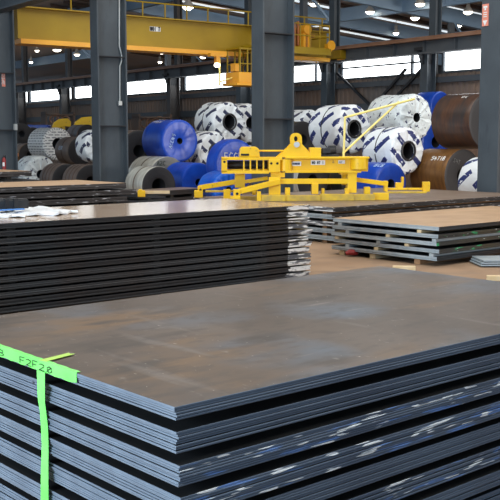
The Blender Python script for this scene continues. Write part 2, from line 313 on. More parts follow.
# sky-high siding bay: sealing strip either side
# far columns: wide lower shaft, narrower upper shaft
def hcol(parent, L, fw, z0, z1, mat, tf=.05, tw=.04, x0=0, stiff=()):
    m = MB(); h = z1-z0; zc = (z0+z1)/2
    m.box((x0-L/2+tf/2, 0, zc), (tf, fw, h)); m.box((x0+L/2-tf/2, 0, zc), (tf, fw, h)); m.box((x0, 0, zc), (L-2*tf, tw, h))
    return m.build('shaft', mat, parent)
for i, (px, s) in enumerate(zip(cols_px, cs[1:])):
    desc = {27: 'just right of the leftmost big column', 70: 'between the two leftmost big columns', 119: 'hidden behind the big column with the conduit', 177: 'behind the blue and white coils under the crane girder',
            246: 'behind the middle big column', 329: 'right of the middle big column, under the crane end', 427: 'above the brown coils at right', 560: 'beyond the right big column'}[px]
    o = empty('far_column', GB(NF-.15, s, 0), BY, 'grey steel building column in the far row, '+desc, 'column', 'far row of building columns')
    hcol(o, .62 if px < 300 else .5, .38, 0, 5.5, M['steel_fcol' if px < 200 else 'steel_blue'])
    if px == 560: continue
    m = MB(); m.box((.2, 0, 7.7), (.05, .34, 4.4)); m.box((.5, 0, 7.7), (.05, .34, 4.4)); m.box((.35, 0, 7.7), (.26, .04, 4.4)); m.build('upper_shaft', M['steel_fcol' if px < 200 else 'steel_blue'], o)
    m = MB(); m.box((-.1, 0, 5.42), (.9, .5, .12)); m.prism([(-.5, 0), (.5, 0), (.3, -.5), (-.3, -.5)], (-.1, 0, 5.36), .06, (1, 0, 0), (0, 0, 1)); m.build('bracket', M['steel_dark'], o)
# far runway beam the crane rides on
def runway(name, label, n, s0, s1, zt, dp, fw=.45, mt='steel_far', rail=True):
    o = empty(name, GB(n, (s0+s1)/2, zt-dp), BY, label, 'beam'); L = s1-s0
    m = MB(); m.box((0, 0, .03), (fw, L, .05)); m.box((0, 0, dp/2), (.05, L, dp-.1)); m.build('web', M[mt], o)
    m = MB(); m.box((0, 0, dp-.03), (fw+.15, L, .06)); m.build('top_flange', M['steel_rail' if rail else mt], o)
    if rail: m = MB(); m.box((0, 0, dp+.06), (.1, L, .12)); m.build('rail', M['steel_rail'], o)
    m = MB()
    for k in range(int(abs(L)/1.6)): m.box((0, -L/2+.8+k*1.6, dp/2), (fw*.8, .02, dp-.1))
    m.build('stiffeners', M[mt], o); return o
runway('runway_beam', 'long grey crane runway beam with rust brown rail along the far columns', NF-.55, cs[-1]-6, cs[0]+25, hf(5.52), .55)
pa, pb = PY(1, 250, 31.5), PY(110.5, 250, 30.0); dd = (pb-pa); dd.z = 0; dd.normalize(); dd = -b; e0 = pa-dd*4; e1 = pa+dd*9; e0.z = e1.z = 5.95; ce = (e0+e1)/2
nbm = empty('runway_beam', ce, math.atan2(dd.y, dd.x), 'blue-grey crane runway beam crossing the top left corner', 'beam'); Lb = (e1-e0).length
m = MB(); m.box((0, 0, .45), (Lb, .05, .8)); m.box((0, 0, .03), (Lb, .42, .06)); m.build('web', M['steel_blue'], nbm)
m = MB(); m.box((0, 0, .87), (Lb, .5, .06)); m.build('top_flange', M['steel_blue'], nbm)
# cross braces below the windows
def brace(label, x0, y0, x1, y1):
    m = MB(); a = PN(x0, y0, NF+.2); e = PN(x1, y1, NF+.2); c = (a+e)/2; m.bar(a-c, e-c, .1, .1)
    o = m.build('brace', M['steel_dark']); o.location = c; tag(o, label, 'brace', 'diagonal braces on the far wall')
brace('left of two thin dark braces rising right above the draped white coil', 372, 108, 406, 69)
brace('right of two thin dark braces rising right to the far column', 392, 101, 421, 70)
brace('thin dark diagonal brace falling right from the far column under the crane end', 337, 73, 371, 106)
# next bay roof: deck, joists, deep rafters; falls away
def roof_z(n): return 10.4-.075*(n-28.3)
rf = MB(); a0, a1 = -40, 150
vv = []
kk = 90
q = [GB(27, a0, roof_z(27)+.32), GB(27, a1, roof_z(27)+.32), GB(NB, a1, roof_z(NB)+.32), GB(NB, a0, roof_z(NB)+.32)]
rf.add(q+[p+Vector((0, 0, .15)) for p in q], [(0, 1, 2, 3), (4, 5, 6, 7), (0, 1, 5, 4), (1, 2, 6, 5), (2, 3, 7, 6), (3, 0, 4, 7)])
struct(rf.build('ceiling', M['deck']))
rf = MB(); rf.box(GB(4.8, 15, 12.95), (46, 90, .2), BY); struct(rf.build('ceiling', M['siding_dark']))
M['skylight'] = emit('translucent_roof_panel', (.85, .95, 1.0), .9); tn = 80
for k in range(16):
    s = -20+k*6.0; tn += 1; m = MB(); m.bar(GB(30, s, roof_z(30)+.29), GB(NB-1, s, roof_z(NB-1)+.29), .8, .04); struct(m.build('trim_%d' % tn, M['skylight']))
tn = 10
for k in range(50):
    s = -22+k*2.0; tn += 1; m = MB(); m.bar(GB(27.6, s, roof_z(27.6)+.16), GB(NB-.3, s, roof_z(NB-.3)+.16), .16, .22); struct(m.build('trim_%d' % tn, M['joist']))
for k, n in enumerate((29.2, 39, 49)):
    tn += 1; m = MB(); m.bar(GB(n, -30, roof_z(n)-.35), GB(n, 120, roof_z(n)-.35), .25, .75); struct(m.build('trim_%d' % tn, M['rafter']))
for i, s in enumerate(cs[1:8]):
    if i == 2: pass
    tn += 1; m = MB(); m.bar(GB(28.6, s, roof_z(28.6)-.30), GB(NB-.4, s, roof_z(NB-.4)-.30), .3, .8); struct(m.build('trim_%d' % tn, M['rafter']))
for n in (32, 43, 54):
    for s in cs[1:8:2]:
        tn += 1; m = MB(); m.bar(GB(n, s-.1, roof_z(n)-.6), GB(n+1.8, s-.1, roof_z(n)-2.2), .12, .12); struct(m.build('trim_%d' % tn, M['rafter']))
        tn += 1; m = MB(); m.box(GB(n, s, roof_z(n)/2-.35), (.3, .3, roof_z(n)-.7), BY); struct(m.build('trim_%d' % tn, M['steel_far']))

# high bay lamps
M['lamp_glow'] = emit('lamp_glow', (1.0, .90, .72), 9.0); M['lamp_case'] = node_mat('lamp_case', (.45, .42, .38), None, rough=.5)
def lamp(px, py, label, dia=.55, Y=None):
    if Y is None:
        Y = 60
        for _ in range(30):
            p = PY(px, py, Y); n = p.x*g.x+p.y*g.y; zt = roof_z(n)-.55; k = (zt-2)/max(.1, (p.z-2)); Y = Y*(.5+.5*k) if k < 3 else Y*1.5
            Y = min(max(Y, 30), 110)
    p = PY(px, py, Y)
    o = empty('high_bay_lamp', p, 0, label, 'lamp', 'round high bay lamps under the roof')
    m = MB(); r = dia/2; m.tube([(0, 0, 0), (0, 0, .12), (0, 0, .26), (0, 0, .34)], [r, r*.9, r*.45, r*.35], 16, caps=False); m.build('reflector', M['lamp_case'], o, True)
    m = MB(); m.tube([(0, 0, -.13), (0, 0, -.06), (0, 0, .02)], [r*.45, r*.8, r*.95], 16); m.build('lens', M['lamp_glow'], o)
    m = MB(); m.tube([(0, 0, .3), (0, 0, .48)], [.12, .1], 10); m.tube([(0, 0, .44), (0, 0, 1.0)], .02, 6); m.build('hanging_rod', M['lamp_case'], o)
for px, py, lb in ((57, 50, 'bright round lamp at left under the crane girder, with large glowing bell'), (77, 54.5, 'round lamp close to the left edge of the conduit column'),
    (162, 52.5, 'white oval lamp just under the crane girder left of the hanging cab'), (160, 62, 'small lamp below another lamp under the crane girder'),
    (203, 57, 'small lamp under the girder beside the bright hoist light'), (37, 50.5, 'tiny lamp at left near the far column, upper one'), (31, 62, 'tiny lamp at left above the far runway beam, lower one'),
    (314, 4, 'lamp at the top of the picture right of the middle column'), (352, 27, 'lamp hanging right of the crane end platform'), (370, 12, 'lamp at top with visible round socket above the far bay'),
    (420, 4, 'topmost lamp just left of the far column above the brown coils'), (415, 18, 'lamp left of the far column, lower of the pair'), (468, 12, 'lamp close to the right big column, upper one'),
    (458, 25, 'lamp close to the right big column, lower one'), (396, 33, 'faint lamp low above the runway beam at right'), (188, 7, 'lamp above the handrail of the crane girder')):
    d = .55 if px not in (37, 31, 396, 160) else .4
    if px == 57: d = .75
    lamp(px, py, lb, d, 45 if px == 188 else None)

# ------------------------------------------------------------------ near columns
def near_col(px, Y, label, L, fw, extras=None, stiff=(3.0, 5.0)):
    p = PY(px, 250, Y)
    o = empty('building_column', (p.x, p.y, 0), BY, label, 'column', 'near row of big blue-grey columns')
    hcol(o, L, fw, 0.03, 8.0, M['steel_blue'])
    m = MB(); m.box((0, 0, .015), (L+.2, fw+.2, .03)); m.build('base_plate', M['steel_dark'], o)
    for z in stiff:
        for sd in (-1, 1): m = MB(); m.box((0, sd*(fw/4+.01), z), (L-.1, fw/2-.03, .03)); m.build('stiffener_plate', M['steel_dark'], o)
    return o
CY = {0: 31.5, 1: 30.0, 2: 27.0, 3: 24.4}
def wz(i, py): return PY(250, py, CY[i]).z
c0 = near_col(1, 31.5, 'big blue-grey steel column cut by the left edge, with red tag and extinguisher', 1.12, .5, stiff=(wz(0, 73), wz(0, 130)))
c1 = near_col(112, 30.0, 'big blue-grey steel column with thin white conduit, second from left', 1.0, .46, stiff=(wz(1, 57), wz(1, 126)))
c2 = near_col(272.5, 27.0, 'big blue-grey steel column in the middle behind the yellow lifting beam', 1.08, .52, stiff=(wz(2, 34), wz(2, 119)))
c3 = near_col(500, 24.4, 'big blue-grey steel column at the right edge with coral red sign', 1.15, .62, stiff=(wz(3, 3), wz(3, 110)))
# conduit on column 2
m = MB(); L1 = 1.02
def webpt(o, px, py, y=-.06):
    """point of a picture position on the web face of a near column (local)"""
    r = ray(px, py); bw = b.dot(o.location)+y; t = bw/(r.x*b.x+r.y*b.y); p = Vector((0, 0, H))+r*t; return BR.inverted()@(p-o.location)
pts = [webpt(c1, a, c_, -.06) for a, c_ in ((119.3, -14), (119.3, 46), (121.6, 55), (121.6, 61), (119.8, 66), (119.8, 102))]
m.tube(pts, .022, 8); cdt = m.build('conduit', M['galv'], c1); cdt['label'] = 'thin white conduit with a bend'
m = MB(); m.box(pts[-1]+Vector((0, -.02, -.04)), (.12, .07, .14)); m.build('junction_box', M['galv'], c1, bevel=.01)
# red tag + extinguisher on column 1
p0 = webpt(c0, 3.5, 80, -.035); m = MB(); m.box(p0, (.11, .02, .42)); o = m.build('red_tag', M['coral'], c0)
m = text_mb('5T4E', .09, .085, lambda s, t: (p0+Vector((.03-t, -.013, .17-s)), Vector((0, -1, 0))), .2); m.build('tag_lettering', M['white'], c0)
ex = empty('fire_extinguisher', PY(4.3, 171, 30.4), 0, 'small red fire extinguisher at the foot of the leftmost column', 'fire extinguisher')
m = MB(); m.tube([(0, 0, 0), (0, 0, .02), (0, 0, .4), (0, 0, .46), (0, 0, .5)], [.06, .085, .085, .06, .03], 16); m.build('cylinder_body', M['red'], ex, True)
m = MB(); m.tube([(0, 0, .5), (0, 0, .54)], .03, 10); m.box((.03, 0, .56), (.14, .03, .02)); m.box((.04, 0, .59), (.12, .03, .015)); m.build('handle', M['black'], ex)
m = MB(); m.tube([(-.03, 0, .53), (-.1, 0, .48), (-.11, 0, .3), (-.1, 0, .15)], .013, 8); m.build('hose', M['black'], ex)
m = MB(); m.box((0, -.075, .25), (.09, .03, .14)); m.build('instruction_label', M['white'], ex)
m = MB(); m.box((0, .1, .3), (.12, .03, .5)); m.build('wall_bracket', M['steel_dark'], ex); ex.scale = (.7, .7, .85)
# sign on right column: on the outer flange facing the left
def flpt(o, px, py, L):
    r = ray(px, py); nx = g.dot(o.location)-L/2-.012; t = nx/(r.x*g.x+r.y*g.y); p = Vector((0, 0, H))+r*t; return BR.inverted()@(p-o.location)
q = flpt(c3, 485.5, 15, 1.15); q2 = flpt(c3, 485.5, 4, 1.15); q3 = flpt(c3, 485.5, 26, 1.15); hh = q2.z-q3.z
m = MB(); m.box((q.x, q.y, (q2.z+q3.z)/2), (.02, .19, hh)); m.build('column_sign', M['coral'], c3)
m = MB(); zc = (q2.z+q3.z)/2
for (yy, z, a, c_) in ((0, hh*.36, .12, .05), (0, hh*.26, .05, .05)): m.box((q.x-.013, q.y+yy, zc+z), (.008, a, c_))
for k in range(3): m.box((q.x-.013, q.y, zc+.06-k*.05), (.008, .10, .022))
m.prism([(-.07, .05), (.07, .05), (0, -.08)], (q.x-.013, q.y, zc-hh*.34), .008, (0, 1, 0), (0, 0, 1)); m.build('sign_marking', M['white'], c3)
bx = webpt(c0, 13.7, 127, -.06)
m = MB(); m.box((.5, -.27, wz(0, 127)), (.1, .1, .2)); m.build('outlet_box', M['galv'], c0)

# ------------------------------------------------------------------ overhead crane
cr = empty('overhead_crane', GB(NF-.55, s_at(335, NF-.55), hf(4.98)), BY, 'mustard yellow overhead travelling crane girder spanning the bay under the roof', 'crane')
GL_ = 14.9                                # span; local x from 0 back to -GL_
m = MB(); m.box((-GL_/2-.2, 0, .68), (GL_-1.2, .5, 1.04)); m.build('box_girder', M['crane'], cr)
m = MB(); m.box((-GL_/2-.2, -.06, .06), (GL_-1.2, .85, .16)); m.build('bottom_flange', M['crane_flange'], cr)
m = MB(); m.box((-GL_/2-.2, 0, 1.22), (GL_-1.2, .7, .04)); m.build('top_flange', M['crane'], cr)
hr = MB(); yy = -.42
for k in range(13): hr.tube([(-1.2-k*.95, yy, 1.2), (-1.2-k*.95, yy, 1.75)], .03, 8)
for z in (1.73,): hr.tube([(-1.0, yy, z), (-GL_+.2, yy, z)], .028, 8)
hr.box((-GL_/2-.2, -.35, 1.19), (GL_-1.2, .3, .03)); hr.build('handrail', M['crane'], cr)
m = MB(); m.box((-.1, .5, .32), (.45, 2.2, .36)); m.build('end_truck', M['crane'], cr, bevel=.02)
for y in (-.4, 1.4):
    m = MB(); m.tube([(-.22, y, .25), (.02, y, .25)], .2, 18); m.build('wheel', M['crane_flange'], cr, True)
# rating plate lettering on girder
lp = [flpt(cr, x, y_, 0) for x, y_ in ((150, 28.5), (160, 29))]
def girder_pt(px, py, yl):
    r = ray(px, py); bw = b.dot(cr.location)+yl; t = bw/(r.x*b.x+r.y*b.y); p = Vector((0, 0, H))+r*t; return BR.inverted()@(p-cr.location)
ga = girder_pt(150.5, 30.5, -.255); m = text_mb('NO1 T', .13, .085, lambda s, t: (ga+Vector((s, 0, t)), Vector((0, -1, 0))), .3); m.build('girder_lettering', M['black'], cr)
m = MB(); m.box(ga+Vector((.2, .004, .065)), (.46, .006, .17)); m.build('rating_plate', M['galv'], cr)
# walkway with hoist machinery at the far end
tr = empty('trolley_platform', GB(NF-3.9, cr.location.dot(b)-1.0, hf(5.30)), BY, 'yellow railed service platform with winches at the right end of the crane', 'platform')
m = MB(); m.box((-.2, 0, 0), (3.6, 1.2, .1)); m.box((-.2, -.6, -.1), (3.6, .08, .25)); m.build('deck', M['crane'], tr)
m = MB()
for k in range(8): m.tube([(-1.95+k*.5, -.58, .05), (-1.95+k*.5, -.58, .95)], .025, 6)
for z in (.5, .95): m.tube([(-1.95, -.58, z), (1.55, -.58, z)], .025, 6)
for z in (.5, .95): m.tube([(1.55, -.58, z), (1.55, .5, z)], .025, 6)
m.build('railing', M['crane'], tr)
m = MB()
for k in range(11): m.box((-1.7+k*.27, -.1+.1*(k % 3), .45+.1*((k*7) % 3)), (.08, .1, .95))
m.box((.0, .2, .6), (2.8, .12, .1)); m.build('resistor_bank', M['orange'], tr)
m = MB(); m.tube([(.75, -.2, .8), (.75, .4, .8)], .2, 16); m.box((.75, .1, .35), (.35, .5, .6)); m.build('winch_motor', M['crane_flange'], tr, bevel=.02)
m = MB(); m.tube([(-1.3, 0, 1.25), (-.5, 0, 1.3)], .17, 14); m.box((-.9, 0, .9), (.7, .35, .5)); m.build('winch_drum', M['crane_flange'], tr)
m = MB(); m.tube([(1.65, -.62, .18), (1.65, -.55, .18)], .2, 20); m.box((1.65, -.4, .1), (.14, .3, .3)); m.build('orange_warning_lamp', M['crane_flange'], tr)
# operator cab / hoist hanging below the girder in front of the windows
cy_ = cr.location.dot(b)-.9
cb = empty('hanging_cab', GB(PN(243, 80, 0.001+NF-5).dot(g), 0, 0), BY, 'yellow open cab and hook gear hanging under the crane beside the middle column', 'crane cab')
r_ = ray(240, 84); t_ = cy_/(r_.x*b.x+r_.y*b.y); pc = Vector((0, 0, H))+r_*t_; cb.location = pc
S = 36/975*1.0
m = MB(); m.box((0.25, 0, .22), (1.25, .9, .42)); m.box((.25, 0, -.03), (1.5, 1.0, .1)); m.build('cab_base', M['crane_flange'], cb, bevel=.02)
m = MB()
for x in (-.3, .05, .25, .45, .9): m.box((x, -.42, .85), (.05, .05, .9)); m.box((x, .42, .85), (.05, .05, .9))
for z in (.75, 1.3): m.box((.3, -.42, z), (1.25, .04, .04)); m.box((.3, .42, z), (1.25, .04, .04))
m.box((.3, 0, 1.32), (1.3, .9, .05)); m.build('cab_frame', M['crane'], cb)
m = MB(); m.box((.65, .1, .85), (.35, .4, .7)); m.box((-.1, .1, .6), (.3, .3, .25)); m.build('control_box', M['black'], cb, bevel=.02)
m = MB(); m.box((-.2, 0, .62), (.28, .3, .3)); m.build('seat_housing', M['crane_flange'], cb)
hl = MB(); r_ = ray(217, 55); t_ = cy_/(r_.x*b.x+r_.y*b.y); ph = Vector((0, 0, H))+r_*t_
hk = empty('hoist_light', ph, BY, 'bright white hoist fitting hanging under the girder left of the yellow cab', 'hoist')
m = MB(); m.box((0, 0, 0), (.7, .2, .12)); m.box((0, 0, -.18), (.16, .16, .25)); m.build('mount', M['crane_flange'], hk)
m = MB(); m.tube([(0, 0, -.3), (0, 0, -.34), (0, 0, -.42), (0, 0, -.46)], [.07, .11, .11, .05], 14); m.build('lit_bulb', M['lamp_glow'], hk)
m = MB(); m.tube([(.12, 0, -.1), (.12, 0, -1.15)], .035, 8); m.tube([(.12, 0, -1.0), (.8, 0, -.8)], .03, 8); m.build('hanger_pipe', M['pale_yellow'], hk)

# ------------------------------------------------------------------ sheet stacks
def sheet_mesh(name, LU, LW, th, mats, ch=.0015):
    """one steel sheet, corner at origin: slot 0 faces, slot 1 ends (x), slot 2 sides (y)"""
    mb = MB(); c = ch; z0, z1 = 0, th
    def ring(i, z): return [(i, i, z), (LU-i, i, z), (LU-i, LW-i, z), (i, LW-i, z)]
    v = ring(c, z0)+ring(0, z0+c)+ring(0, z1-c)+ring(c, z1); mb.v = v
    mb.f = [[3, 2, 1, 0], [12, 13, 14, 15]]; mb.mi = [0, 0]
    for lv in range(3):
        for i in range(4):
            j = (i+1) % 4; mb.f.append([lv*4+i, lv*4+j, (lv+1)*4+j, (lv+1)*4+i]); mb.mi.append(0 if (lv == 0 and ch > .0016) else (2 if i in (0, 2) else 1))
    mb.uv = [[(0, 0)]*4 for _ in mb.f]
    return mb.mesh(name, mats)
def bundle(loc, rz, LU, LW, n, th, top, mid, mend, mside, label, group, jit=.003, cat='sheet stack'):
    o = empty('steel_sheet_bundle', loc, rz, label, cat, group)
    me_mid = sheet_mesh('sheet', LU, LW, th, [M[mid], M[mend], M[mside]], th*.24)
    me_top = sheet_mesh('sheet', LU, LW, th, [M[top], M[mend], M[mside]])
    for k in range(n):
        s = bpy.data.objects.new('steel_sheet', me_top if k == n-1 else me_mid); C.objects.link(s); s.parent = o
        s.location = (random.uniform(-jit, jit), random.uniform(-jit, jit), k*th)
    return o
def spacer(loc, rz, size, mt, label, group):
    m = MB(); m.box((0, 0, size[2]/2), size); o = m.build('timber_spacer', M[mt], bevel=.004); o.location = loc; o.rotation_euler = (0, 0, rz); return tag(o, label, 'timber', group)
def off(o, a, c_, z): v = o+u*a+w*c_; return Vector((v.x, v.y, z))
ORD = ['topmost', 'second from top', 'third from top', 'fourth from top', 'fifth from top', 'sixth from top', 'seventh from top', 'eighth from top', 'ninth from top', 'tenth from top', 'eleventh from top', 'twelfth from top', 'lowest']

# front stack --- near corner at picture (175.5, 407)
TOPZ = 1.16; P0 = PZ(175.5, 407, TOPZ); LU, LW = 3.05, 1.83
th8 = .009; z = TOPZ; GAP = .031
offs = [(0, 0), (.004, .002), (-.004, -.022), (.0, -.03), (.004, -.02), (0, -.02), (.01, -.03), (0, 0), (0, 0), (.01, 0), (0, 0)]
for k in range(11):
    n = 5 if k == 0 else 8; t = n*th8; z -= t
    o = bundle(off(P0, offs[k][0], offs[k][1], z), YAW, LU, LW, n, th8, 'plate_top' if k == 0 else 'plate_mid', 'plate_mid', 'edge_lit', 'edge_spray' if k in (2, 3, 5) else 'edge_shaded',
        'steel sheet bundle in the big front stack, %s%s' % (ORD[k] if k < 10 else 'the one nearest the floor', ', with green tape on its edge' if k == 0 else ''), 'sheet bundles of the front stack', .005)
    gp = GAP
    if k == 0: z -= .006
    if k < 10:
        for q, dx in enumerate((.35, LU/2, LU-.35)):
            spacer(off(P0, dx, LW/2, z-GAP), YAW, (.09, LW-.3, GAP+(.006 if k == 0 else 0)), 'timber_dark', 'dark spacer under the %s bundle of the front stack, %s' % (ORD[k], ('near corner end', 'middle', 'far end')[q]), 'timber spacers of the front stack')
    z -= GAP
FRONT_BOT = z+GAP
for q, dx in enumerate((.35, LU/2, LU-.35)):
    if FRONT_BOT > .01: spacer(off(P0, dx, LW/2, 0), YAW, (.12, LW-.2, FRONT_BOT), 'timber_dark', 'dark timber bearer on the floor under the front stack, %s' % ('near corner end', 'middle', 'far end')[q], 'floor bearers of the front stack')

# green tape on left edge of the top bundle
def lpt(s, zz, out=.004): v = P0+w*s-u*out; return Vector((v.x, v.y, zz))     # on the left face
def s_left(px, py):  # distance along the left top edge for a picture column
    r = ray(px, py); # intersect with vertical plane through P0 along w
    t = (P0-Vector((0, 0, H))).dot(u)/r.dot(u); p = Vector((0, 0, H))+r*t; return (p-P0).dot(w), p.z
sA = s_left(78, 373)[0]; sB = s_left(-3, 345)[0]
tp = empty('label_tape', lpt((sA+sB)/2, TOPZ-.05, 0), 0, 'fluorescent green tape strip with handwritten marks on the front stack edge', 'tape')
tpo = Vector(tp.location)
m = MB(); nseg = 24; e = .004; zt = TOPZ+.003; zb = TOPZ-.040
def seg(k):
    s = sA+(sB-sA)*k/nseg; r_ = .002*math.sin(k*1.9)
    inn = Vector(lpt(s, zt, -.012-r_)); return [inn-tpo, lpt(s, zt, .005)-tpo, lpt(s, zb+r_+(.006 if k == 0 else 0), .006)-tpo]
rows = [seg(k) for k in range(nseg+1)]; vv = [p for r_ in rows for p in r_]; th_ = Vector((0, 0, .0012))-u*.0012
vv2 = vv+[p+th_ for p in vv]; N = len(vv); ff = []
for k in range(nseg):
    for j in range(2):
        a = k*3+j; ff += [(a, a+1, a+4, a+3), (N+a, N+a+1, N+a+4, N+a+3)]
    ff += [(k*3, k*3+3, N+k*3+3, N+k*3), (k*3+2, k*3+5, N+k*3+5, N+k*3+2)]
ff += [(0, 1, N+1, N), (1, 2, N+2, N+1)]; m.add(vv2, ff); m.build('tape_strip', M['tape_green'], tp)
sC = s_left(22, 362)[0]; sD = s_left(58, 372)[0]; stp = (sC-sD)/5.0
m = text_mb('F2F20', .024, stp*.93, lambda s, t: (lpt(sC-s, TOPZ-.033+t, .0085)-tpo, -u), .11, .08); m.build('tape_writing', M['ink'], tp)
m = text_mb('B', .024, stp, lambda s, t: (lpt(s_left(1.5, 352)[0]-s, TOPZ-.033+t, .0085)-tpo, -u), .085); m.build('tape_writing', M['ink'], tp)
# tail lying on the top sheet
ta = PZ(43, 362, TOPZ); tb = PZ(72, 354.5, TOPZ); ta.z = tb.z = TOPZ+.004; m = MB(); d = (tb-ta).normalized(); sd = Vector((-d.y, d.x, 0))*.019
v = [ta-sd, tb-sd*.9, tb+d*-.01, tb+sd*.9, ta+sd]; v = [p+Vector((0, 0, .0)) for p in v]; m.add([p for p in v]+[p+Vector((0, 0, .0015)) for p in v], [(0, 1, 2, 3, 4), (5, 6, 7, 8, 9), (0, 1, 6, 5), (1, 2, 7, 6), (2, 3, 8, 7), (3, 4, 9, 8), (4, 0, 5, 9)])
o = m.build('marking_tape', M['tape_yellow']); tag(o, 'short yellow-green tape piece lying on top of the front sheet stack', 'tape', 'green marking tapes on the front stack')
# hanging strip
m = MB(); st = []
for k, (xl, xr, y_) in enumerate(((37, 45, 371), (37.5, 45, 386), (38, 45, 400), (40, 46.5, 412), (41, 48, 425), (42, 48.7, 445), (41.5, 48.5, 462), (41, 48.5, 480), (41, 48.6, 500), (41, 48.6, 530))):
    out = .010+.004*math.sin(k); 
    def onf(px, py, out):
        r = ray(px, py); t = ((P0-u*out)-Vector((0, 0, H))).dot(u)/r.dot(u); return Vector((0, 0, H))+r*t
    st.append((onf(xl, y_-1.5, out+.004), onf(xr, y_+1.5, out+.004)))
org = (st[0][0]+st[0][1])/2; vv = [p-org for a in st for p in a]; N = len(vv); vv += [p-u*.0012 for p in vv]; ff = []
for k in range(len(st)-1):
    a = 2*k; ff += [(a, a+1, a+3, a+2), (N+a, N+a+1, N+a+3, N+a+2), (a, a+2, N+a+2, N+a), (a+1, a+3, N+a+3, N+a+1)]
ff += [(0, 1, N+1, N)]; m.add(vv, ff); o = m.build('marking_tape', M['tape_green']); o.location = org; tag(o, 'long green tape strip hanging down the left side of the front stack', 'tape', 'green marking tapes on the front stack')

# second stack (mid left) --- right front corner on the floor at (311, 276)
CZ = PZ(309.5, 277, 0); LU2, LW2 = 7.2, 2.0; YA2 = YAW+math.radians(-1.2)
u2 = Vector((math.cos(YA2), math.sin(YA2), 0)); w2 = Vector((-math.sin(YA2), math.cos(YA2), 0))
A2 = CZ-u2*LU2; TZ2 = PN(0, 0, 1).z*0+ (PY(309, 205, CZ.y).z)
nb = 12; pit = TZ2/nb; t3 = .021
for k in range(nb):
    zz = TZ2-(k+1)*pit+(pit-3*t3) if True else 0
    zz = TZ2-k*pit-3*t3; da = random.uniform(-.03, .03); 
    oo = A2+u2*da+w2*random.uniform(-.02, .02)
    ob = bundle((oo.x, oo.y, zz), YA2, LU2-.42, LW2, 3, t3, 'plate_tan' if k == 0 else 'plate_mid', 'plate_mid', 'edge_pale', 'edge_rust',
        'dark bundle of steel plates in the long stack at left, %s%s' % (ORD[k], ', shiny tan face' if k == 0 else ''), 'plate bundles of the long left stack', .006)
    # right ends, whitened in colour to look lit
    me = sheet_mesh('lit_end', .42+random.uniform(-.05, .04) if k else .42, LW2, t3*1.0, [M['plate_tan' if k == 0 else 'plate_mid'], M['edge_white'], M['edge_white']])
    for j in range(3):
        if j == 1 and k in (2, 5): continue
        s = bpy.data.objects.new('lit_sheet_end', me); C.objects.link(s); s.parent = ob; s.location = (LU2-.42+(0 if j == 2 else random.uniform(-.03, 0)), random.uniform(-.008, .008), j*t3); s['label'] = 'right end of the plates, whitened as if lit'
    gpz = zz-(TZ2-(k+1)*pit); gz = TZ2-(k+1)*pit
    for qi, dx in enumerate((.5, 2.6, 4.6, LU2-.8)):
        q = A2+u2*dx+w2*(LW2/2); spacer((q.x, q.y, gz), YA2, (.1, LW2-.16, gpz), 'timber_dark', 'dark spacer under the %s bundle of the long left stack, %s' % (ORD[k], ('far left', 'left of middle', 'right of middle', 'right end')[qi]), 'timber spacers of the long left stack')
# white plastic and strapped bars on its left end
pw = PZ(14, 213.5, TZ2)
m = MB(); rr = random.Random(3); nx, ny = 26, 8; vv = []
for i in range(nx+1):
    for j in range(ny+1):
        x = -.9+i*1.5/nx; y = -.75+j*1.4/ny; ed = .8+.10*math.sin(i*.7)+.06*math.sin(i*1.7)
        vv.append((x, y*ed, .025+.018*math.sin(i*1.3+j*.8)+.012*rr.random()))
N = len(vv); vv += [(a, c_, max(z_-.03, .002)) for a, c_, z_ in vv]; ff = []
for i in range(nx):
    for j in range(ny):
        a = i*(ny+1)+j; ff += [(a, a+1, a+ny+2, a+ny+1), (N+a, N+a+1, N+a+ny+2, N+a+ny+1)]
for i in range(nx): a = i*(ny+1); ff += [(a, a+ny+1, N+a+ny+1, N+a), (a+ny, a+2*ny+1, N+a+2*ny+1, N+a+ny)]
for j in range(ny): ff += [(j, j+1, N+j+1, N+j), (nx*(ny+1)+j, nx*(ny+1)+j+1, N+nx*(ny+1)+j+1, N+nx*(ny+1)+j)]
m.add(vv, ff); o = m.build('plastic_sheet', node_mat('white_plastic', (.85, .87, .88), (.80, .84, .88), 4, .3), None, True); o.location = (pw.x, pw.y, TZ2+.002); o.rotation_euler = (0, 0, YA2); tag(o, 'crumpled white plastic sheet lying on the long left stack', 'plastic')
ph_ = PZ(6, 215, TZ2); br_ = empty('strapped_bars', (ph_.x, ph_.y, TZ2+.07), YA2, 'short dark bundle of strapped bars on the white plastic at left edge', 'bars')
for k in range(5): m = MB(); m.box((-.15, -.06+k*.035, .06+.012*(k % 2)), (.85, .03, .11)); m.build('bar', M['edge_rust'], br_, bevel=.004)
for x in (-.35, -.02, .1): m = MB(); m.box((x, .01, .065), (.05, .20, .14)); m.build('strap', M['black'], br_)
m = MB(); m.box((-.3, -.17, .008), (.9, .08, .014)); m.build('blue_liner', node_mat('blue_liner', (.08, .25, .62), None, rough=.4), br_)

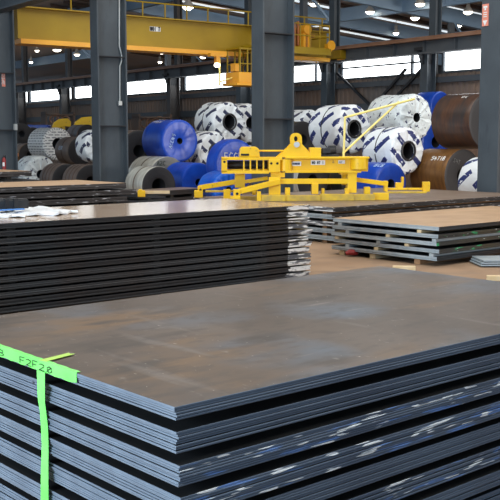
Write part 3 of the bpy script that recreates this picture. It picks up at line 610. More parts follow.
# third stack (right) --- near corner on floor at (435, 262)
C3 = PZ(436, 263, 0.06); C3.z = 0; T3 = PY(436, 227, C3.y).z; LU3, LW3 = 4.6, 2.28
nb = 5; pit = (T3-.035)/nb
sp_off = {0: (.35, 2.08), 1: (.05, 1.0, 1.9), 2: (.6, 1.2, 2.15), 3: (.1, 1.25, 1.9), 4: (.4, 1.35, 2.05)}
for k in range(nb):
    t = 2*.035; zz = T3-k*pit-t; dv = random.uniform(-.02, .03)
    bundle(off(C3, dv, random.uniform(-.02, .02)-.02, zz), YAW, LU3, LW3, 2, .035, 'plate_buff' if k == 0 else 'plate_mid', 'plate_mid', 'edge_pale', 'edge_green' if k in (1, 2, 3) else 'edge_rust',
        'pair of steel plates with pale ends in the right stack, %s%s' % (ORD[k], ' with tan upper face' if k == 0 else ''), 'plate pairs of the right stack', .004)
    gz = zz-(pit-t); hh = pit-t
    if k == nb-1: gz = 0; hh = zz
    for q, s in enumerate(sp_off[k]):
        if k == nb-1: 
            spacer(off(C3, LU3/2-.02, s, 0), YAW, (LU3-.1, .12, hh), 'timber_brown' if q == 0 else 'timber', 'brown timber bearer on the floor under the right stack, %s' % ('near its front corner', 'under its middle', 'near its far left end')[q], 'floor bearers of the right stack')
        else: spacer(off(C3, LU3/2-.03, s, gz), YAW, (LU3-.06, .085, hh), 'timber' if (q+k) % 2 == 0 else 'edge_pale', 'timber spacer end under the %s plates of the right stack, %s' % (ORD[k], ('nearest corner', 'middle', 'far left')[q+(1 if len(sp_off[k]) == 2 and q else 0)]), 'timber spacers of the right stack')
# small pale block ends at top edge + red rag
pr = PZ(345, 251.5, 0); m = MB(); m.tube([(-.06, 0, .05), (0, 0, .075), (.07, 0, .07), (.14, .02, .045)], [.03, .045, .05, .02], 8); o = m.build('red_rag', M['red'], None, True); o.location = (pr.x, pr.y-.75, 0.0); tag(o, 'small crumpled red rag by the left foot of the right stack', 'rag')
# pale blue sheets at right edge
C6 = PZ(481, 267.5, 0); uu = math.radians(4)
for k in range(3):
    bb = bundle((C6.x+k*.02, C6.y, .02+k*.035), uu, 2.6, .6, 1, .022, 'edge_pale' if k < 2 else 'edge_pale', 'plate_mid', 'edge_pale', 'edge_pale',
      'pale blue steel sheet on the floor at the right edge, %s of three' % ('lowest', 'middle', 'top')[k], 'pale sheets on the floor at right', cat='steel sheet')
    spacer((C6.x+1.2, C6.y+.5, (0 if k == 0 else .02+k*.035-.013)), uu, (2.0, .25, .02 if k == 0 else .013), 'timber_dark', 'thin dark packing under the %s pale sheet at the right edge' % ('lowest', 'middle', 'top')[k], 'packing under the pale sheets')
# loose timber ends on the floor behind the front stack
for px, py, lb in ((404, 270.5, 'pale timber offcut on the floor just beyond the front stack'), (499, 280.5, 'pale timber offcut at the right edge beyond the front stack')):
    p = PZ(px, py, 0); spacer((p.x, p.y, 0), -.1, (.34, .1, .07), 'timber', lb, 'loose timber offcuts on the floor')

# fourth stack (behind, under the lifting beam) --- corner on the floor at (334, 244)
C4 = PZ(334, 244, 0); T4 = PY(334, 207.5, C4.y).z; LU4, LW4 = 6.6, 4.3
nb = 5; pit = T4/nb
for k in range(nb):
    t = 3*.03; zz = T4-k*pit-t
    bundle(off(C4, random.uniform(-.04, .04), random.uniform(-.03, .03), zz), YAW, LU4, LW4, 3, .03, 'plate_brown' if k == 0 else 'plate_mid', 'plate_mid', 'edge_white' if k in (0, 2) else 'edge_pale', 'edge_rust_chalk',
        'wide dark plate bundle of the stack carrying the yellow lifting beam, %s' % ORD[k], 'plate bundles under the lifting beam', .01)
    for qi, s in enumerate((.3, 1.6, 2.9, 4.0)):
        spacer(off(C4, LU4/2, s, zz-(pit-t)), YAW, (LU4-.1, .12, pit-t), 'timber_brown', 'brown spacer under the %s bundle of the lifting beam stack, %s' % (ORD[k], ('at its corner', 'right of middle', 'left of middle', 'far left')[qi]), 'timber spacers of the lifting beam stack')

# left stack behind the long stack
C5 = PZ(0, 187.5, 1.2); C5.z = 0; L5 = 0
# right end at px 130
def u_dist(C0, px, dirv): r = (px-250)/(F*cp+ (250-190)*sp); return (r*C0.y-C0.x)/(dirv.x-r*dirv.y)
e5 = u_dist(C5, 128, u); A5 = C5-u*2.5
nb = 10; pit = 1.2/nb
for k in range(nb):
    t = 3*.03; zz = 1.2-k*pit-t; rd = random.uniform(-.05, .05)+(.0 if k != 1 else .12)
    bundle((A5.x+u.x*rd, A5.y+u.y*rd, zz), YAW, e5+2.5, 1.7, 3, .03, 'plate_buff' if k == 0 else 'plate_mid', 'plate_mid', 'edge_pale', 'edge_rust_chalk',
        'scuffed dark plate bundle in the stack behind the long left stack, %s' % ORD[k], 'plate bundles of the stack behind left', .012)
    for qi, dx in enumerate((.6, (e5+2.5)/2, e5+1.9)):
        q = A5+u*dx+w*.85; spacer((q.x, q.y, zz-(pit-t)), YAW, (.1, 1.5, pit-t), 'timber_dark', 'dark spacer under the %s bundle of the stack behind left, %s' % (ORD[k], ('left end', 'middle', 'right end')[qi]), 'timber spacers of the stack behind left')
# small dark stack at far left
C7 = PZ(32, 171, 1.25); C7.z = 0; A7 = C7-u*3
nb = 6; pit = 1.25/nb
for k in range(nb):
    t = 4*.03; zz = 1.25-k*pit-t
    bundle((A7.x+u.x*(.25*(k % 2)), A7.y+u.y*(.25*(k % 2)), zz), YAW, 3, 1.6, 4, .03, 'plate_buff' if k == 0 else 'plate_mid', 'plate_mid', 'edge_rust', 'edge_rust_chalk',
        'dark plate bundle in the small far stack at the left edge, %s' % ORD[k], 'plate bundles of the small far left stack', .012)
    for qi, dx in enumerate((.5, 2.5)):
        q = A7+u*dx+w*.8; spacer((q.x, q.y, zz-(pit-t)), YAW, (.12, 1.3, pit-t), 'timber_dark', 'dark spacer under the %s bundle of the small far left stack, %s' % (ORD[k], ('left end', 'right end')[qi]), 'timber spacers of the small far left stack')
# brown plates in front of the coils (between conduit column and lifting beam)
C8 = PZ(206, 188, .62); C8.z = 0; A8 = PZ(138, 192.5, .62); A8.z = 0
d8 = (C8-A8); L8 = d8.length; R8 = math.atan2(d8.y, d8.x); nb = 3; pit = .62/nb
v8 = Vector((-math.sin(R8), math.cos(R8), 0))
for k in range(nb):
    t = 4*.032; zz = .62-k*pit-t
    bundle((A8.x, A8.y, zz), R8, L8, .9, 4, .032, 'plate_brown' if k == 0 else 'plate_mid', 'plate_mid', 'edge_rust', 'edge_rust',
        'dark brown plate bundle in front of the silver and blue coils, %s' % ORD[k], 'plate bundles in front of the coils', .012)
    for qi, dx in enumerate((.5, L8/2, L8-.5)):
        q = A8+d8.normalized()*dx+v8*.45; spacer((q.x, q.y, zz-(pit-t)), R8, (.12, .8, pit-t), 'timber_dark', 'dark spacer under the %s bundle in front of the coils, %s' % (ORD[k], ('left end', 'middle', 'right end')[qi]), 'timber spacers in front of the coils')

# ------------------------------------------------------------------ coils
def coil(cx, cy, D, Y, Lc, label, body, face, kind='steel', bore=.3, rnd=.03, lump=0, straps=1, group='steel coils piled along the far wall', ground=False, seed=1, cols=None, tilt=0, ring=None):
    r = D/2; c = PY(cx, cy, Y)
    if ground: c = PZ(cx, cy, r) if cy > 140 else c
    if ground and Y: c = PY(cx, cy, Y); c.z = r
    o = empty('steel_coil', (c.x, c.y, c.z), BY-PI/2+tilt, label, 'coil', group)      # local x = axis towards the visible face; coil runs back to -Lc
    rr = random.Random(seed); n = 64; ri = r*bore
    ph = [rr.uniform(0, 6.28) for _ in range(6)]
    prof = [(-Lc, ri), (-Lc, r*.7), (-Lc, r-rnd), (-Lc+rnd*.3, r-rnd*.3), (-Lc+rnd, r)]
    K = 10
    for i in range(1, K): prof.append((-Lc+rnd+(Lc-2*rnd)*i/K, r))
    prof += [(-rnd, r), (-rnd*.3, r-rnd*.3), (0, r-rnd), (.0, r*.85), (.0, r*.65), (0, ri*1.25), (-.015, ri)]
    fs = len(prof)-6 if kind == 'steel' else 999
    prof2 = prof+[(-Lc, ri)]
    mb = MB(); vv = []
    for x, q in prof2:
        for k in range(n):
            a = 2*PI*k/n; dq = 0; dx = 0
            if lump and q > ri*1.1:
                wgt = 1 if q > r*.98 else .7
                dq = lump*wgt*(math.sin(3*a+ph[0]+3*x)*.4+math.sin(7*a+ph[1]-5*x)*.25+math.sin(13*a+ph[2]+9*x)*.18+rr.uniform(-.25, .25))
                if x > -rnd*1.5 and q < r*.99: dx = lump*(.7*math.sin(11*a+ph[3])+.4*math.sin(19*a+ph[4])+rr.uniform(-.4, .4))
                dq = min(dq, 0.012)
            vv.append((x+dx, (q+dq)*math.cos(a), (q+dq)*math.sin(a)))
    m_ = len(prof2); ff = []; uvs = []; mi = []
    arc = [0]
    for i in range(1, m_): arc.append(arc[-1]+math.hypot(prof2[i][0]-prof2[i-1][0], prof2[i][1]-prof2[i-1][1]))
    for i in range(m_-1):
        for k in range(n):
            k2 = (k+1) % n; ff.append((i*n+k, i*n+k2, (i+1)*n+k2, (i+1)*n+k))
            t0, t1 = 2*PI*k/n*r, 2*PI*(k+1)/n*r
            if kind != 'steel' and len(prof)-5 <= i < len(prof): uvs.append([(vv[j][1]+3, vv[j][2]+3) for j in ff[-1]])
            else: uvs.append([(arc[i], t0), (arc[i], t1), (arc[i+1], t1), (arc[i+1], t0)])
            mi.append(2 if i >= m_-2 else (1 if (i >= len(prof)-6 or i < 2) and kind == 'steel' else 0))
    mb.v = vv; mb.f = [list(f) for f in ff]; mb.uv = uvs; mb.mi = mi
    mb.build('coil_body', [M[body], M[face], M['hole']], o, smooth=True)
    m = MB(); m.tube([(-Lc*.6, 0, 0), (-Lc*.62, 0, 0)], ri*.98, 24); m.build('bore_shadow_disc', M['hole'], o) if False else None
    if ring: m = MB(); m.tube([(0.01+lump*.6, ri*1.12*math.cos(a), ri*1.12*math.sin(a)) for a in [2*PI*k/28 for k in range(29)]], .035*D/1.5, 8); m.build('core_ring', M[ring], o, True)
    for k in range(straps):
        x = -Lc*(k+1)/(straps+1); m = MB(); pts = [(x, (r+.006)*math.cos(a), (r+.006)*math.sin(a)) for a in [2*PI*q/48 for q in range(49)]]
        m2 = MB(); vv = []
        for q in range(48):
            a = 2*PI*q/48
            for dx_, dr in ((-.018, .002), (.018, .002), (.018, .010), (-.018, .010)): vv.append((x+dx_, (r+dr)*math.cos(a), (r+dr)*math.sin(a)))
        ff = []
        for q in range(48):
            q2 = (q+1) % 48
            for j in range(4): ff.append((q*4+j, q*4+(j+1) % 4, q2*4+(j+1) % 4, q2*4+j))
        m2.add(vv, ff); m2.build('strap', M['steel_dark' if kind != 'steel' else 'joist'], o)
    o['r'] = r; return o
def coil_text(o, txt, ang, hgt, x0, mt='paint_white', lw=.13, wig=.08):
    """writing on the curved side; ang = angle from the side facing the viewer up to the top"""
    r = o['r']
    def fn(s, t):
        a = ang+t/r; y = -(r+.012)*math.cos(a); z = (r+.012)*math.sin(a); nn = Vector((0, -math.cos(a), math.sin(a))); return Vector((x0+s, y, z)), nn
    text_mb(txt, hgt, hgt*.85, fn, lw, wig).build('painted_mark', M[mt], o)
def face_text(o, txt, y0, z0, hgt, rot, mt='paint_white', lw=.13, xo=.012):
    cr_, sr_ = math.cos(rot), math.sin(rot)
    text_mb(txt, hgt, hgt*.85, lambda s, t: (Vector((xo, y0+s*cr_-t*sr_, z0+s*sr_+t*cr_)), Vector((1, 0, 0))), lw, .08).build('painted_mark', M[mt], o)

# right group
k1 = coil(488, 121, 1.72, 30.0, 1.55, 'huge dark brown bare steel coil on top, beside the right column', 'coil_brown', 'face_dark', rnd=.02, straps=0)
coil_text(k1, 'JVTC', .95, .10, -.75, lw=.16)
k2 = coil(463, 176, 1.66, 30.0, 1.45, 'orange-brown bare steel coil on the floor with white painted marks', 'coil_orange', 'face_dark', rnd=.02, straps=0, ground=True)
coil_text(k2, '54T1B', .62, .14, -.72, lw=.18)
face_text(k2, 'S4T', -.45, .45, .12, -.3, 'face_grey')
k3 = coil(502, 176, 1.45, 27.0, 1.0, 'white wrapped coil peeping out beside the right column', 'wrap_a', 'wrap_a', 'wrap', rnd=.08, lump=.012, ground=True, straps=0)
kB = coil(408, 151, 1.50, 30.0, 1.35, 'white printed wrapped coil with black core ring, above the low blue coil', 'wrap_a', 'wrap_a', 'wrap', bore=.34, rnd=.16, lump=.02, ring='black', seed=4)
kD = coil(417, 117.5, 1.58, 33.0, 1.75, 'white coil under a loose draped wrapper, left of the huge brown coil', 'wrap_plain', 'wrap_plain', 'wrap', bore=.2, rnd=.15, lump=.03, seed=9, straps=0)
kA = coil(354, 129, 1.58, 31.5, 1.42, 'large white printed wrapped coil with open core behind the A-shaped frame', 'wrap_a', 'wrap_a', 'wrap', bore=.30, rnd=.12, lump=.018, ring='black', seed=5)
kC = coil(391, 188, 1.28, 28.5, 1.25, 'blue wrapped coil on the floor right of the lifting beam, with white marks', 'blue_wrap', 'blue_wrap', 'wrap', bore=.25, rnd=.05, lump=.002, ground=True, seed=6, straps=0)
coil_text(kC, 'BCB', .95, .16, -.35, 'paint_lightblue')
coil(436, 142, 1.45, 36, 1.2, 'blue wrapped coil tucked behind the draped white coil', 'blue_wrap', 'blue_wrap', 'wrap', rnd=.05, lump=.002, seed=8, straps=0)
coil(441, 106, 1.1, 37, 1.0, 'blue and white coil just showing above the draped one', 'blue_wrap', 'blue_wrap', 'wrap', rnd=.05, lump=.002, seed=18, straps=0)
coil(303, 140, 1.3, 34, 1.1, 'dark olive bare coil left of the large white printed coil', 'coil_dark', 'face_dark', rnd=.02, seed=3)
coil(312, 124, 1.1, 37, 1.1, 'small far white wrapped coil right of the middle column', 'wrap_b', 'wrap_b', 'wrap', rnd=.12, lump=.018, seed=13, straps=0)
coil(313, 184, 1.3, 31, 1.1, 'galvanised coil glimpsed through the lifting beam', 'coil_silver', 'face_dark', rnd=.02, ground=True, seed=3)
coil(356, 184, 1.3, 31.5, 1.1, 'dark coil on the floor behind the right half of the lifting beam', 'coil_dark', 'face_dark', rnd=.02, ground=True, seed=3)
# middle group
kG = coil(229.5, 122, 1.48, 35.5, 1.32, 'white printed wrapped coil at the top of the pile left of the middle column', 'wrap_b', 'wrap_b', 'wrap', bore=.34, rnd=.14, lump=.018, ring='black', seed=21)
coil(251, 123, 1.48, 37, 1.1, 'white wrapped coil partly behind the middle column, top of pile', 'wrap_b', 'wrap_b', 'wrap', bore=.3, rnd=.16, lump=.03, seed=22, straps=0)
coil(249, 162, 1.3, 37, 1.1, 'crumpled white wrapped coil below the top ones by the middle column', 'wrap_b', 'wrap_b', 'wrap', bore=.3, rnd=.16, lump=.03, seed=23, straps=0)
kI = coil(215.5, 152, 1.44, 34.0, 1.32, 'white printed wrapped coil in the second row beside the blue one', 'wrap_b', 'wrap_b', 'wrap', bore=.34, rnd=.14, lump=.018, ring='black', seed=24)
kJ = coil(180, 141, 1.42, 32.5, 1.35, 'big royal blue wrapped coil with white marks on side and face', 'blue_wrap', 'blue_wrap', 'wrap', bore=.15, rnd=.05, lump=.002, seed=25, straps=0)
coil_text(kJ, 'P7CEN', .98, .13, -1.15); face_text(kJ, 'ACEN9', -.35, -.25, .12, 1.2, 'paint_lightblue')
kK = coil(236, 165, 1.56, 29.4, .5, 'royal blue coil with white lettering behind the left of the lifting beam', 'blue_wrap', 'blue_wrap', 'wrap', bore=.12, rnd=.05, lump=.002, seed=26, straps=0, ground=False)
face_text(kK, 'ECGM', -.42, .18, .2, 0)
kL = coil(199, 186, 1.24, 30.1, 1.2, 'low royal blue wrapped coil on the floor beside the galvanised coils', 'blue_wrap', 'blue_wrap', 'wrap', bore=.2, rnd=.05, lump=.002, ground=True, seed=27, straps=0)
kM = coil(229, 188, 1.05, 27.4, .9, 'small bright blue crinkled wrapped coil behind the left arm of the lifting beam', 'blue_bright', 'blue_bright', 'wrap', bore=.2, rnd=.09, lump=.018, ground=True, seed=28, straps=0)
kN = coil(168, 180, 1.40, 31.5, 1.45, 'galvanised coil on the floor, the rear one, with dark mark on its face', 'coil_silver', 'face_grey', rnd=.02, ground=True, seed=29)
face_text(kN, 'A2C', -.42, .42, .14, 0, 'ink')
kN2 = coil(159, 188, 1.16, 28.8, 1.05, 'galvanised coil on the floor, the front one, with a bright strap', 'coil_silver', 'face_dark', rnd=.02, bore=.4, ground=True, seed=30)
coil(139, 151, 1.45, 34, 1.2, 'dark coil just right of the conduit column', 'coil_slit', 'face_dark', rnd=.02, seed=31)
# left group
kP = coil(58, 144, 1.30, 38.5, 1.55, 'large white coil printed with dashed lines and pleated end', 'wrap_lines', 'wrap_lines', 'wrap', bore=.36, rnd=.08, lump=.012, seed=32, straps=0)
kQ = coil(81, 151, 1.05, 36.0, 1.15, 'brown and dark coil in front of the dashed white coil with pale marks', 'coil_slit', 'face_dark', rnd=.02, seed=33)
coil_text(kQ, 'ECR', .12, .12, -.75, 'paint_lightblue')
coil(99, 146, 1.15, 34.5, .8, 'white wrapped coil partly behind the conduit column', 'wrap_b', 'wrap_b', 'wrap', rnd=.08, lump=.015, seed=34, straps=0)
for k, (cx, lb) in enumerate(((67, 'left'), (91, 'right'))):
    coil(cx, 178, 1.12, 33.5-k*1.1, 1.05, 'low brown slit coil with banded rings, %s one of two' % lb, 'coil_slit', 'face_dark', rnd=.02, ground=True, seed=35+k, straps=3)
coil(41, 170, 1.35, 35.5, 1.0, 'crumpled white wrapped coil above the small far left stack', 'wrap_plain', 'wrap_plain', 'wrap', bore=.25, rnd=.12, lump=.03, ground=True, seed=37, straps=0)
coil(88, 136, 1.0, 43, 1.2, 'brown coil behind the dashed white coil', 'coil_brown', 'face_dark', rnd=.02, seed=38)
coil(22, 134, 1.0, 45, .8, 'dark coil beside the leftmost column, upper one', 'coil_dark', 'face_dark', rnd=.02, seed=39)
coil(34, 137, .95, 48.5, 1.0, 'orange-brown coil glimpsed left of the dashed white coil', 'coil_orange', 'face_dark', rnd=.02, seed=40)
coil(30, 155, 1.0, 42, 1.0, 'rusty orange coil under the upper dark coil at left', 'coil_orange', 'face_dark', rnd=.02, seed=41)
# hidden-from-view support row
# yellow coil hooks + blue tarp + orange crate behind left
def coilhook(px, py, Y, sc, label):
    p = PY(px, py, Y); o = empty('coil_hook', p, .3, label, 'lifting hook', 'yellow hooks behind the left coils')
    m = MB(); m.prism([(-.45, -.25), (-.35, .05), (-.1, .22), (.3, .26), (.45, .1), (.42, -.12), (.1, -.1), (-.15, -.25)], (0, 0, 0), .3, (sc, 0, 0), (0, 0, sc)); m.build('hook_body', M['yellow'], o, bevel=.02)
    m = MB(); m.box((.1*sc, 0, -.35*sc), (.15, .2, .5*sc)); m.build('stem', M['yellow_worn'], o)
coilhook(61, 124, 47, 1.05, 'yellow coil lifting hook above the dashed white coil, left one'); coilhook(84, 123, 46, 1.2, 'yellow coil lifting hook above the dashed white coil, beside the column')
p = PY(33, 127, 50.5); m = MB(); m.box((0, 0, 0), (1.7, .6, .22)); m.box((0, 0, -.3), (1.6, .5, .4), mi=1); o = m.build('covered_crate', [M['blue_wrap'], M['orange']], bevel=.03); o.location = p; tag(o, 'flat crate with blue cover behind the dashed white coil', 'crate')
p = PY(13.3, 176, 33.0); m = MB(); m.box((0, 0, .45), (.2, .15, .95)); m.box((.02, 0, .95), (.34, .2, .08)); o = m.build('rusty_post', M['orange'], bevel=.02); o.location = (p.x, p.y, 0); o.scale = (1, 1, 1.5); tag(o, 'short rusty orange post beside the leftmost column', 'post')
# dark junk racks behind the middle pile
for k, (px, py, lb) in enumerate(((152, 114, 'above the big blue coil'), (58, 112, 'behind the yellow hooks'))):
    p = PY(px, py, 43 if px > 100 else 52); o = empty('scrap_rack', (p.x, p.y, p.z-.5), BY, 'dark rack of tangled rings and bars against the far wall, '+lb, 'rack', 'dark racks along the far wall')
    m = MB()
    for x in (-.8, .8): m.box((x, 0, -1.0), (.1, .6, 3.0))
    for z in (-.3, .35): m.box((0, 0, z), (1.7, .6, .06))
    m.build('rack_frame', M['joist'], o)
    rr = random.Random(k)
    for q in range(5):
        r0 = rr.uniform(.2, .38); cx_ = rr.uniform(-.5, .5); m = MB(); m.tube([(cx_+r0*math.cos(a), rr.uniform(-.01, .01)-.2+q*.08, .1+r0*math.sin(a)*.8) for a in [2*PI*j/20 for j in range(21)]], .03, 6); m.build('wire_ring', M['steel_rail'], o)

# ------------------------------------------------------------------ yellow lifting beam
MY = 20.6; px2 = MY/975.0
base = PY(290, 200, MY); mo = empty('lifting_beam', (base.x, MY, T4), math.radians(3), 'large yellow plate lifting beam with legs standing on the wide plate stack', 'lifting beam')
Zb = T4
def X(px): return (px-290)*px2
def Z(py, d=0): return PY(290, py, MY+d).z-Zb
def pbox(mb, x0, y0, x1, y1, yd, dep):
    za, zb_ = Z(y0), Z(y1)
    if y1 >= 196: zb_ = .003
    mb.box(((X(x0)+X(x1))/2, yd, (za+zb_)/2), (abs(X(x1)-X(x0)), dep, abs(za-zb_)))
m = MB(); pbox(m, 290, 157.5, 368, 171.5, .05, .30); pbox(m, 284, 156.5, 368, 158.5, .0, .52); pbox(m, 284, 170.5, 360, 172.5, .0, .5); m.build('main_beam', M['yellow'], mo, bevel=.008)
m = MB(); m.tube([(X(285), -.12, Z(171)), (X(285), -.12, Z(159))], .13, 18); m.build('round_post', M['yellow'], mo, True)
m = MB(); m.tube([(X(359), -.1, Z(169)), (X(359), -.1, Z(158.5))], .19, 20); m.build('rounded_end', M['yellow'], mo, True)
m = MB(); pbox(m, 267.5, 159.5, 279, 172, -.08, .42); m.build('centre_block', M['yellow'], mo, bevel=.01)
for x in (270, 276): m = MB(); m.tube([(X(x), -.30, Z(163)), (X(x), -.285, Z(163))], .025, 12); m.build('bolt_hole', M['hole'], mo)
m = MB(); pbox(m, 221, 157, 281, 159.8, 0, .5); pbox(m, 221, 170, 268, 173.2, 0, .5); pbox(m, 221, 158, 226.5, 172, 0, .5)
for x in (243, 249.5, 256, 262.5): pbox(m, x-.7, 159, x+.7, 171, -.2, .05)
pbox(m, 226, 169, 268, 170.5, .1, .3); m.build('cage', M['yellow'], mo, bevel=.004)
m = MB(); m.tube([(X(227), .05, Z(165)), (X(266), .05, Z(165))], .055, 12); pbox(m, 228, 161, 268, 169, .22, .04); m.build('drive_shaft', M['black'], mo)
m = MB(); m.tube([(X(223.7), -.255, Z(161.5)), (X(223.7), -.245, Z(161.5))], .025, 12); m.build('bolt_hole', M['hole'], mo)
m = MB(); m.prism([(X(239), Z(156.8)), (X(239.5), Z(149)), (X(241.5), Z(146.7)), (X(255), Z(146.7)), (X(258), Z(149)), (X(259), Z(156.8))], (0, 0, 0), .45, (1, 0, 0), (0, 0, 1)); m.build('motor_cover', M['yellow'], mo, bevel=.012)
m = MB(); pbox(m, 240, 153.5, 248, 155.5, -.235, .02); m.build('vent_slot', M['hole'], mo)
m = MB(); m.tube([(X(258), 0, Z(150.7)), (X(284), 0, Z(150.7))], .018, 8); m.build('rod', M['yellow'], mo)
# lug: two triangular plates with an eye
def lug(yd):
    out = [(X(276), Z(157)), (X(287), Z(147.5)), (X(290.5), Z(143.5))]
    cx_, cz_, rr_ = X(295.5), Z(138.3), 5.3*px2
    for k in range(13): a = PI-PI*k/12; out.append((cx_+rr_*math.cos(a), cz_+rr_*math.sin(a)))
    out += [(X(301), Z(144)), (X(305), Z(148)), (X(313), Z(157))]
    inner = [(cx_+2.6*px2*math.cos(a), cz_-.01+2.9*px2*math.sin(a)) for a in [2*PI*k/24 for k in range(24)]]
    # build as a strip plate with a hole via bmesh triangle fill
    bm = bmesh.new(); vo = [bm.verts.new((p[0], yd, p[1])) for p in out]; vi = [bm.verts.new((p[0], yd, p[1])) for p in inner]
    es = [bm.edges.new((vo[i], vo[(i+1) % len(vo)])) for i in range(len(vo))]+[bm.edges.new((vi[i], vi[(i+1) % len(vi)])) for i in range(len(vi))]
    bmesh.ops.triangle_fill(bm, edges=es, use_beauty=True); r_ = bmesh.ops.extrude_face_region(bm, geom=bm.faces[:]); bmesh.ops.translate(bm, verts=[v for v in r_['geom'] if isinstance(v, bmesh.types.BMVert)], vec=(0, .05, 0))
    bmesh.ops.recalc_face_normals(bm, faces=bm.faces); me = bpy.data.meshes.new('lug_plate'); bm.to_mesh(me); bm.free(); me.materials.append(M['yellow'])
    o = bpy.data.objects.new('lug_plate', me); C.objects.link(o); o.parent = mo
lug(-.17); lug(.12)
m = MB(); m.tube([(X(295.5), -.22, Z(144.5)), (X(295.5), .2, Z(144.5))], .06, 16); m.build('lug_pin', M['galv'], mo, True)
m = MB(); pbox(m, 309, 147.5, 320, 156.8, -.05, .3); m.build('gear_box', M['yellow'], mo, bevel=.01)
m = MB(); m.tube([(X(322), 0, Z(152.5)), (X(329), 0, Z(151.5)), (X(335), 0, Z(150))], [.07, .08, .075], 14); pbox(m, 322, 149, 326, 156.5, 0, .2); pbox(m, 329, 145.5, 336, 151, .05, .2); pbox(m, 320, 154.5, 338, 157, .0, .3); pbox(m, 321.5, 148, 329, 153, -.12, .2); m.build('motor', M['black'], mo, bevel=.006)
# A frame of pale tubes
m = MB(); r_ = .024
m.tube([(X(343.5), -.05, Z(156.5)), (X(344.5), -.05, Z(117))], r_, 8); m.tube([(X(343), 0, Z(153.5)), (X(402), .3, Z(101))], r_, 8); m.tube([(X(344), -.05, Z(117.5)), (X(418), .3, Z(98))], r_, 8)
m.build('triangular_frame', M['pale_yellow'], mo, True)
# signs
for (x0, x1, y0, y1) in ((291, 300.5, 161.3, 165.8), (310.3, 324.5, 160.2, 164.8), (337.8, 344.5, 160.2, 163.6)):
    m = MB(); pbox(m, x0, y0, x1, y1, -.108, .012); m.build('sign_plate', M['white'], mo)
m = text_mb('NO 07 1', 2.5*px2, 1.7*px2, lambda s, t: (Vector((X(311.5)+s, -.116, Z(163.8)+t)), Vector((0, -1, 0))), .22); m.build('sign_lettering', M['ink'], mo)
m = text_mb('BRANER', 1.5*px2, 1.15*px2, lambda s, t: (Vector((X(292)+s, -.116, Z(164.4)+t)), Vector((0, -1, 0))), .3) if False else text_mb('RONOR', 1.9*px2, 1.55*px2, lambda s, t: (Vector((X(292)+s, -.116, Z(164.6)+t)), Vector((0, -1, 0))), .3)
m.build('sign_lettering', node_mat('sign_blue', (.03, .06, .2), None), mo)
m = text_mb('NT', 1.6*px2, 1.6*px2, lambda s, t: (Vector((X(339)+s, -.116, Z(162.9)+t)), Vector((0, -1, 0))), .2); m.build('sign_lettering', M['face_grey'], mo)
# legs
def leg(x0, y0, x1, y1, yd, dep, nm='leg', mt='yellow'): m = MB(); pbox(m, x0, y0, x1, y1, yd, dep); return m.build(nm, M[mt], mo, bevel=.008)
leg(267.5, 176.5, 279, 194.5, -.3, .12); leg(347, 172, 356, 192.5, -.05, .3); leg(235, 174.5, 245, 188, .3, .3); leg(310.5, 183, 317, 193.5, -.2, .18); leg(345, 172, 350, 186, .4, .1)
def arm(a, ya, c_, yc, yd0, yd1, th, nm='arm'):
    m = MB(); m.bar((X(a), yd0, Z(ya)), (X(c_), yd1, Z(yc)), .14, th*px2); return m.build(nm, M['yellow'], mo, bevel=.008)
arm(200, 189.5, 241, 181.5, .9, .3, 5); arm(235, 190.5, 278, 180.5, -.55, -.38, 5); arm(279, 180.7, 347, 181, -.25, -.12, 5.2); arm(355, 179.5, 390, 184.6, 0, .2, 4.6); arm(245, 182, 268, 178.5, .2, .2, 3.5)
leg(270, 172, 284, 177, -.1, .2, 'bracket'); leg(340, 171.5, 357, 174.5, 0, .3, 'bracket')
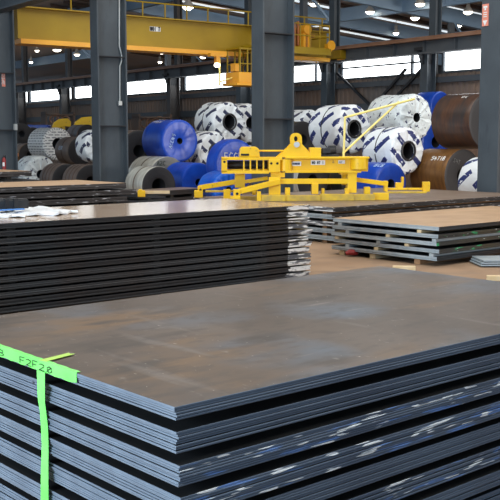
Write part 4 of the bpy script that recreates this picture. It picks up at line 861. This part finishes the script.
def foot(x0, y0, x1, y1, yd):
    y0 = y0+(0 if yd < 0 else 1.5)
    m = MB(); pbox(m, x0+1.5, y0, x1, y1, yd, .22); pbox(m, x0-2, y1-5, x1, y1, yd-.03, .28); o = m.build('foot_block', M['yellow'], mo, bevel=.01)
    m = MB(); m.tube([(X((x0+x1)/2+1), yd-.125, Z(y0+4)), (X((x0+x1)/2+1), yd-.11, Z(y0+4))], .028, 12); m.build('bolt_hole', M['hole'], o)
foot(195.5, 186.3, 202.5, 197.3, .9); foot(230.5, 187.8, 238.5, 199.5, -.55); leg(387, 181.5, 390.5, 192, .2, .15)
# base rails
leg(257, 193.5, 283, 200.2, -.45, .18, 'base_rail', 'yellow_worn'); leg(283, 194, 318, 200, -.4, .16, 'base_rail', 'yellow_worn'); leg(318, 193, 352, 199.5, -.35, .16, 'base_rail', 'yellow_worn'); leg(352, 193.5, 373, 198.8, -.3, .18, 'base_rail', 'yellow_worn'); leg(373, 192.5, 388, 198, -.2, .16, 'base_rail', 'yellow')
leg(205, 190.5, 258, 192.6, .2, .08, 'base_rail', 'yellow_worn'); leg(388, 188.8, 428, 191, .25, .08, 'base_rail', 'yellow'); leg(388, 192, 430, 194, .1, .08, 'base_rail', 'yellow_worn'); leg(238, 195.5, 258, 197.5, -.2, .08, 'base_rail', 'yellow_worn')
for x0, y0, x1, y1, yd in ((223, 189, 230, 198.5, 0), (255, 190, 259, 200, -.5), (400, 183.5, 407, 189.5, .3), (427, 182.5, 434, 192.5, .2), (365, 187, 371, 194, 0), (252, 187, 256, 195, .1), (284, 187, 289, 195, -.2), (321, 188, 324, 194, -.1), (344, 188, 348, 195, -.2), (408, 178, 410, 188, .5)):
    leg(x0, y0, x1, y1, yd, .14, 'stub_post', 'yellow')
# yellow clamp foot and timber at left of it, on brown plates
p = PY(141.5, 197, 20.2); o = empty('clamp_foot', (p.x, p.y, p.z), .1, 'small yellow clamp foot with pale timber bar beyond the long left stack', 'clamp')
m = MB(); m.box((0, 0, .07), (.16, .16, .13)); m.box((-.02, 0, .14), (.08, .16, .04)); m.build('clamp_block', M['yellow'], o, bevel=.01)
m = MB(); m.box((.33, .05, .095), (.52, .1, .06)); m.build('timber_bar', M['timber'], o, bevel=.005)
m = MB(); m.box((.2, .05, -.01), (.6, .2, .03)); m.build('base_plate', M['steel_dark'], o)
for ob in bpy.data.objects:
    if 'r' in ob.keys(): del ob['r']
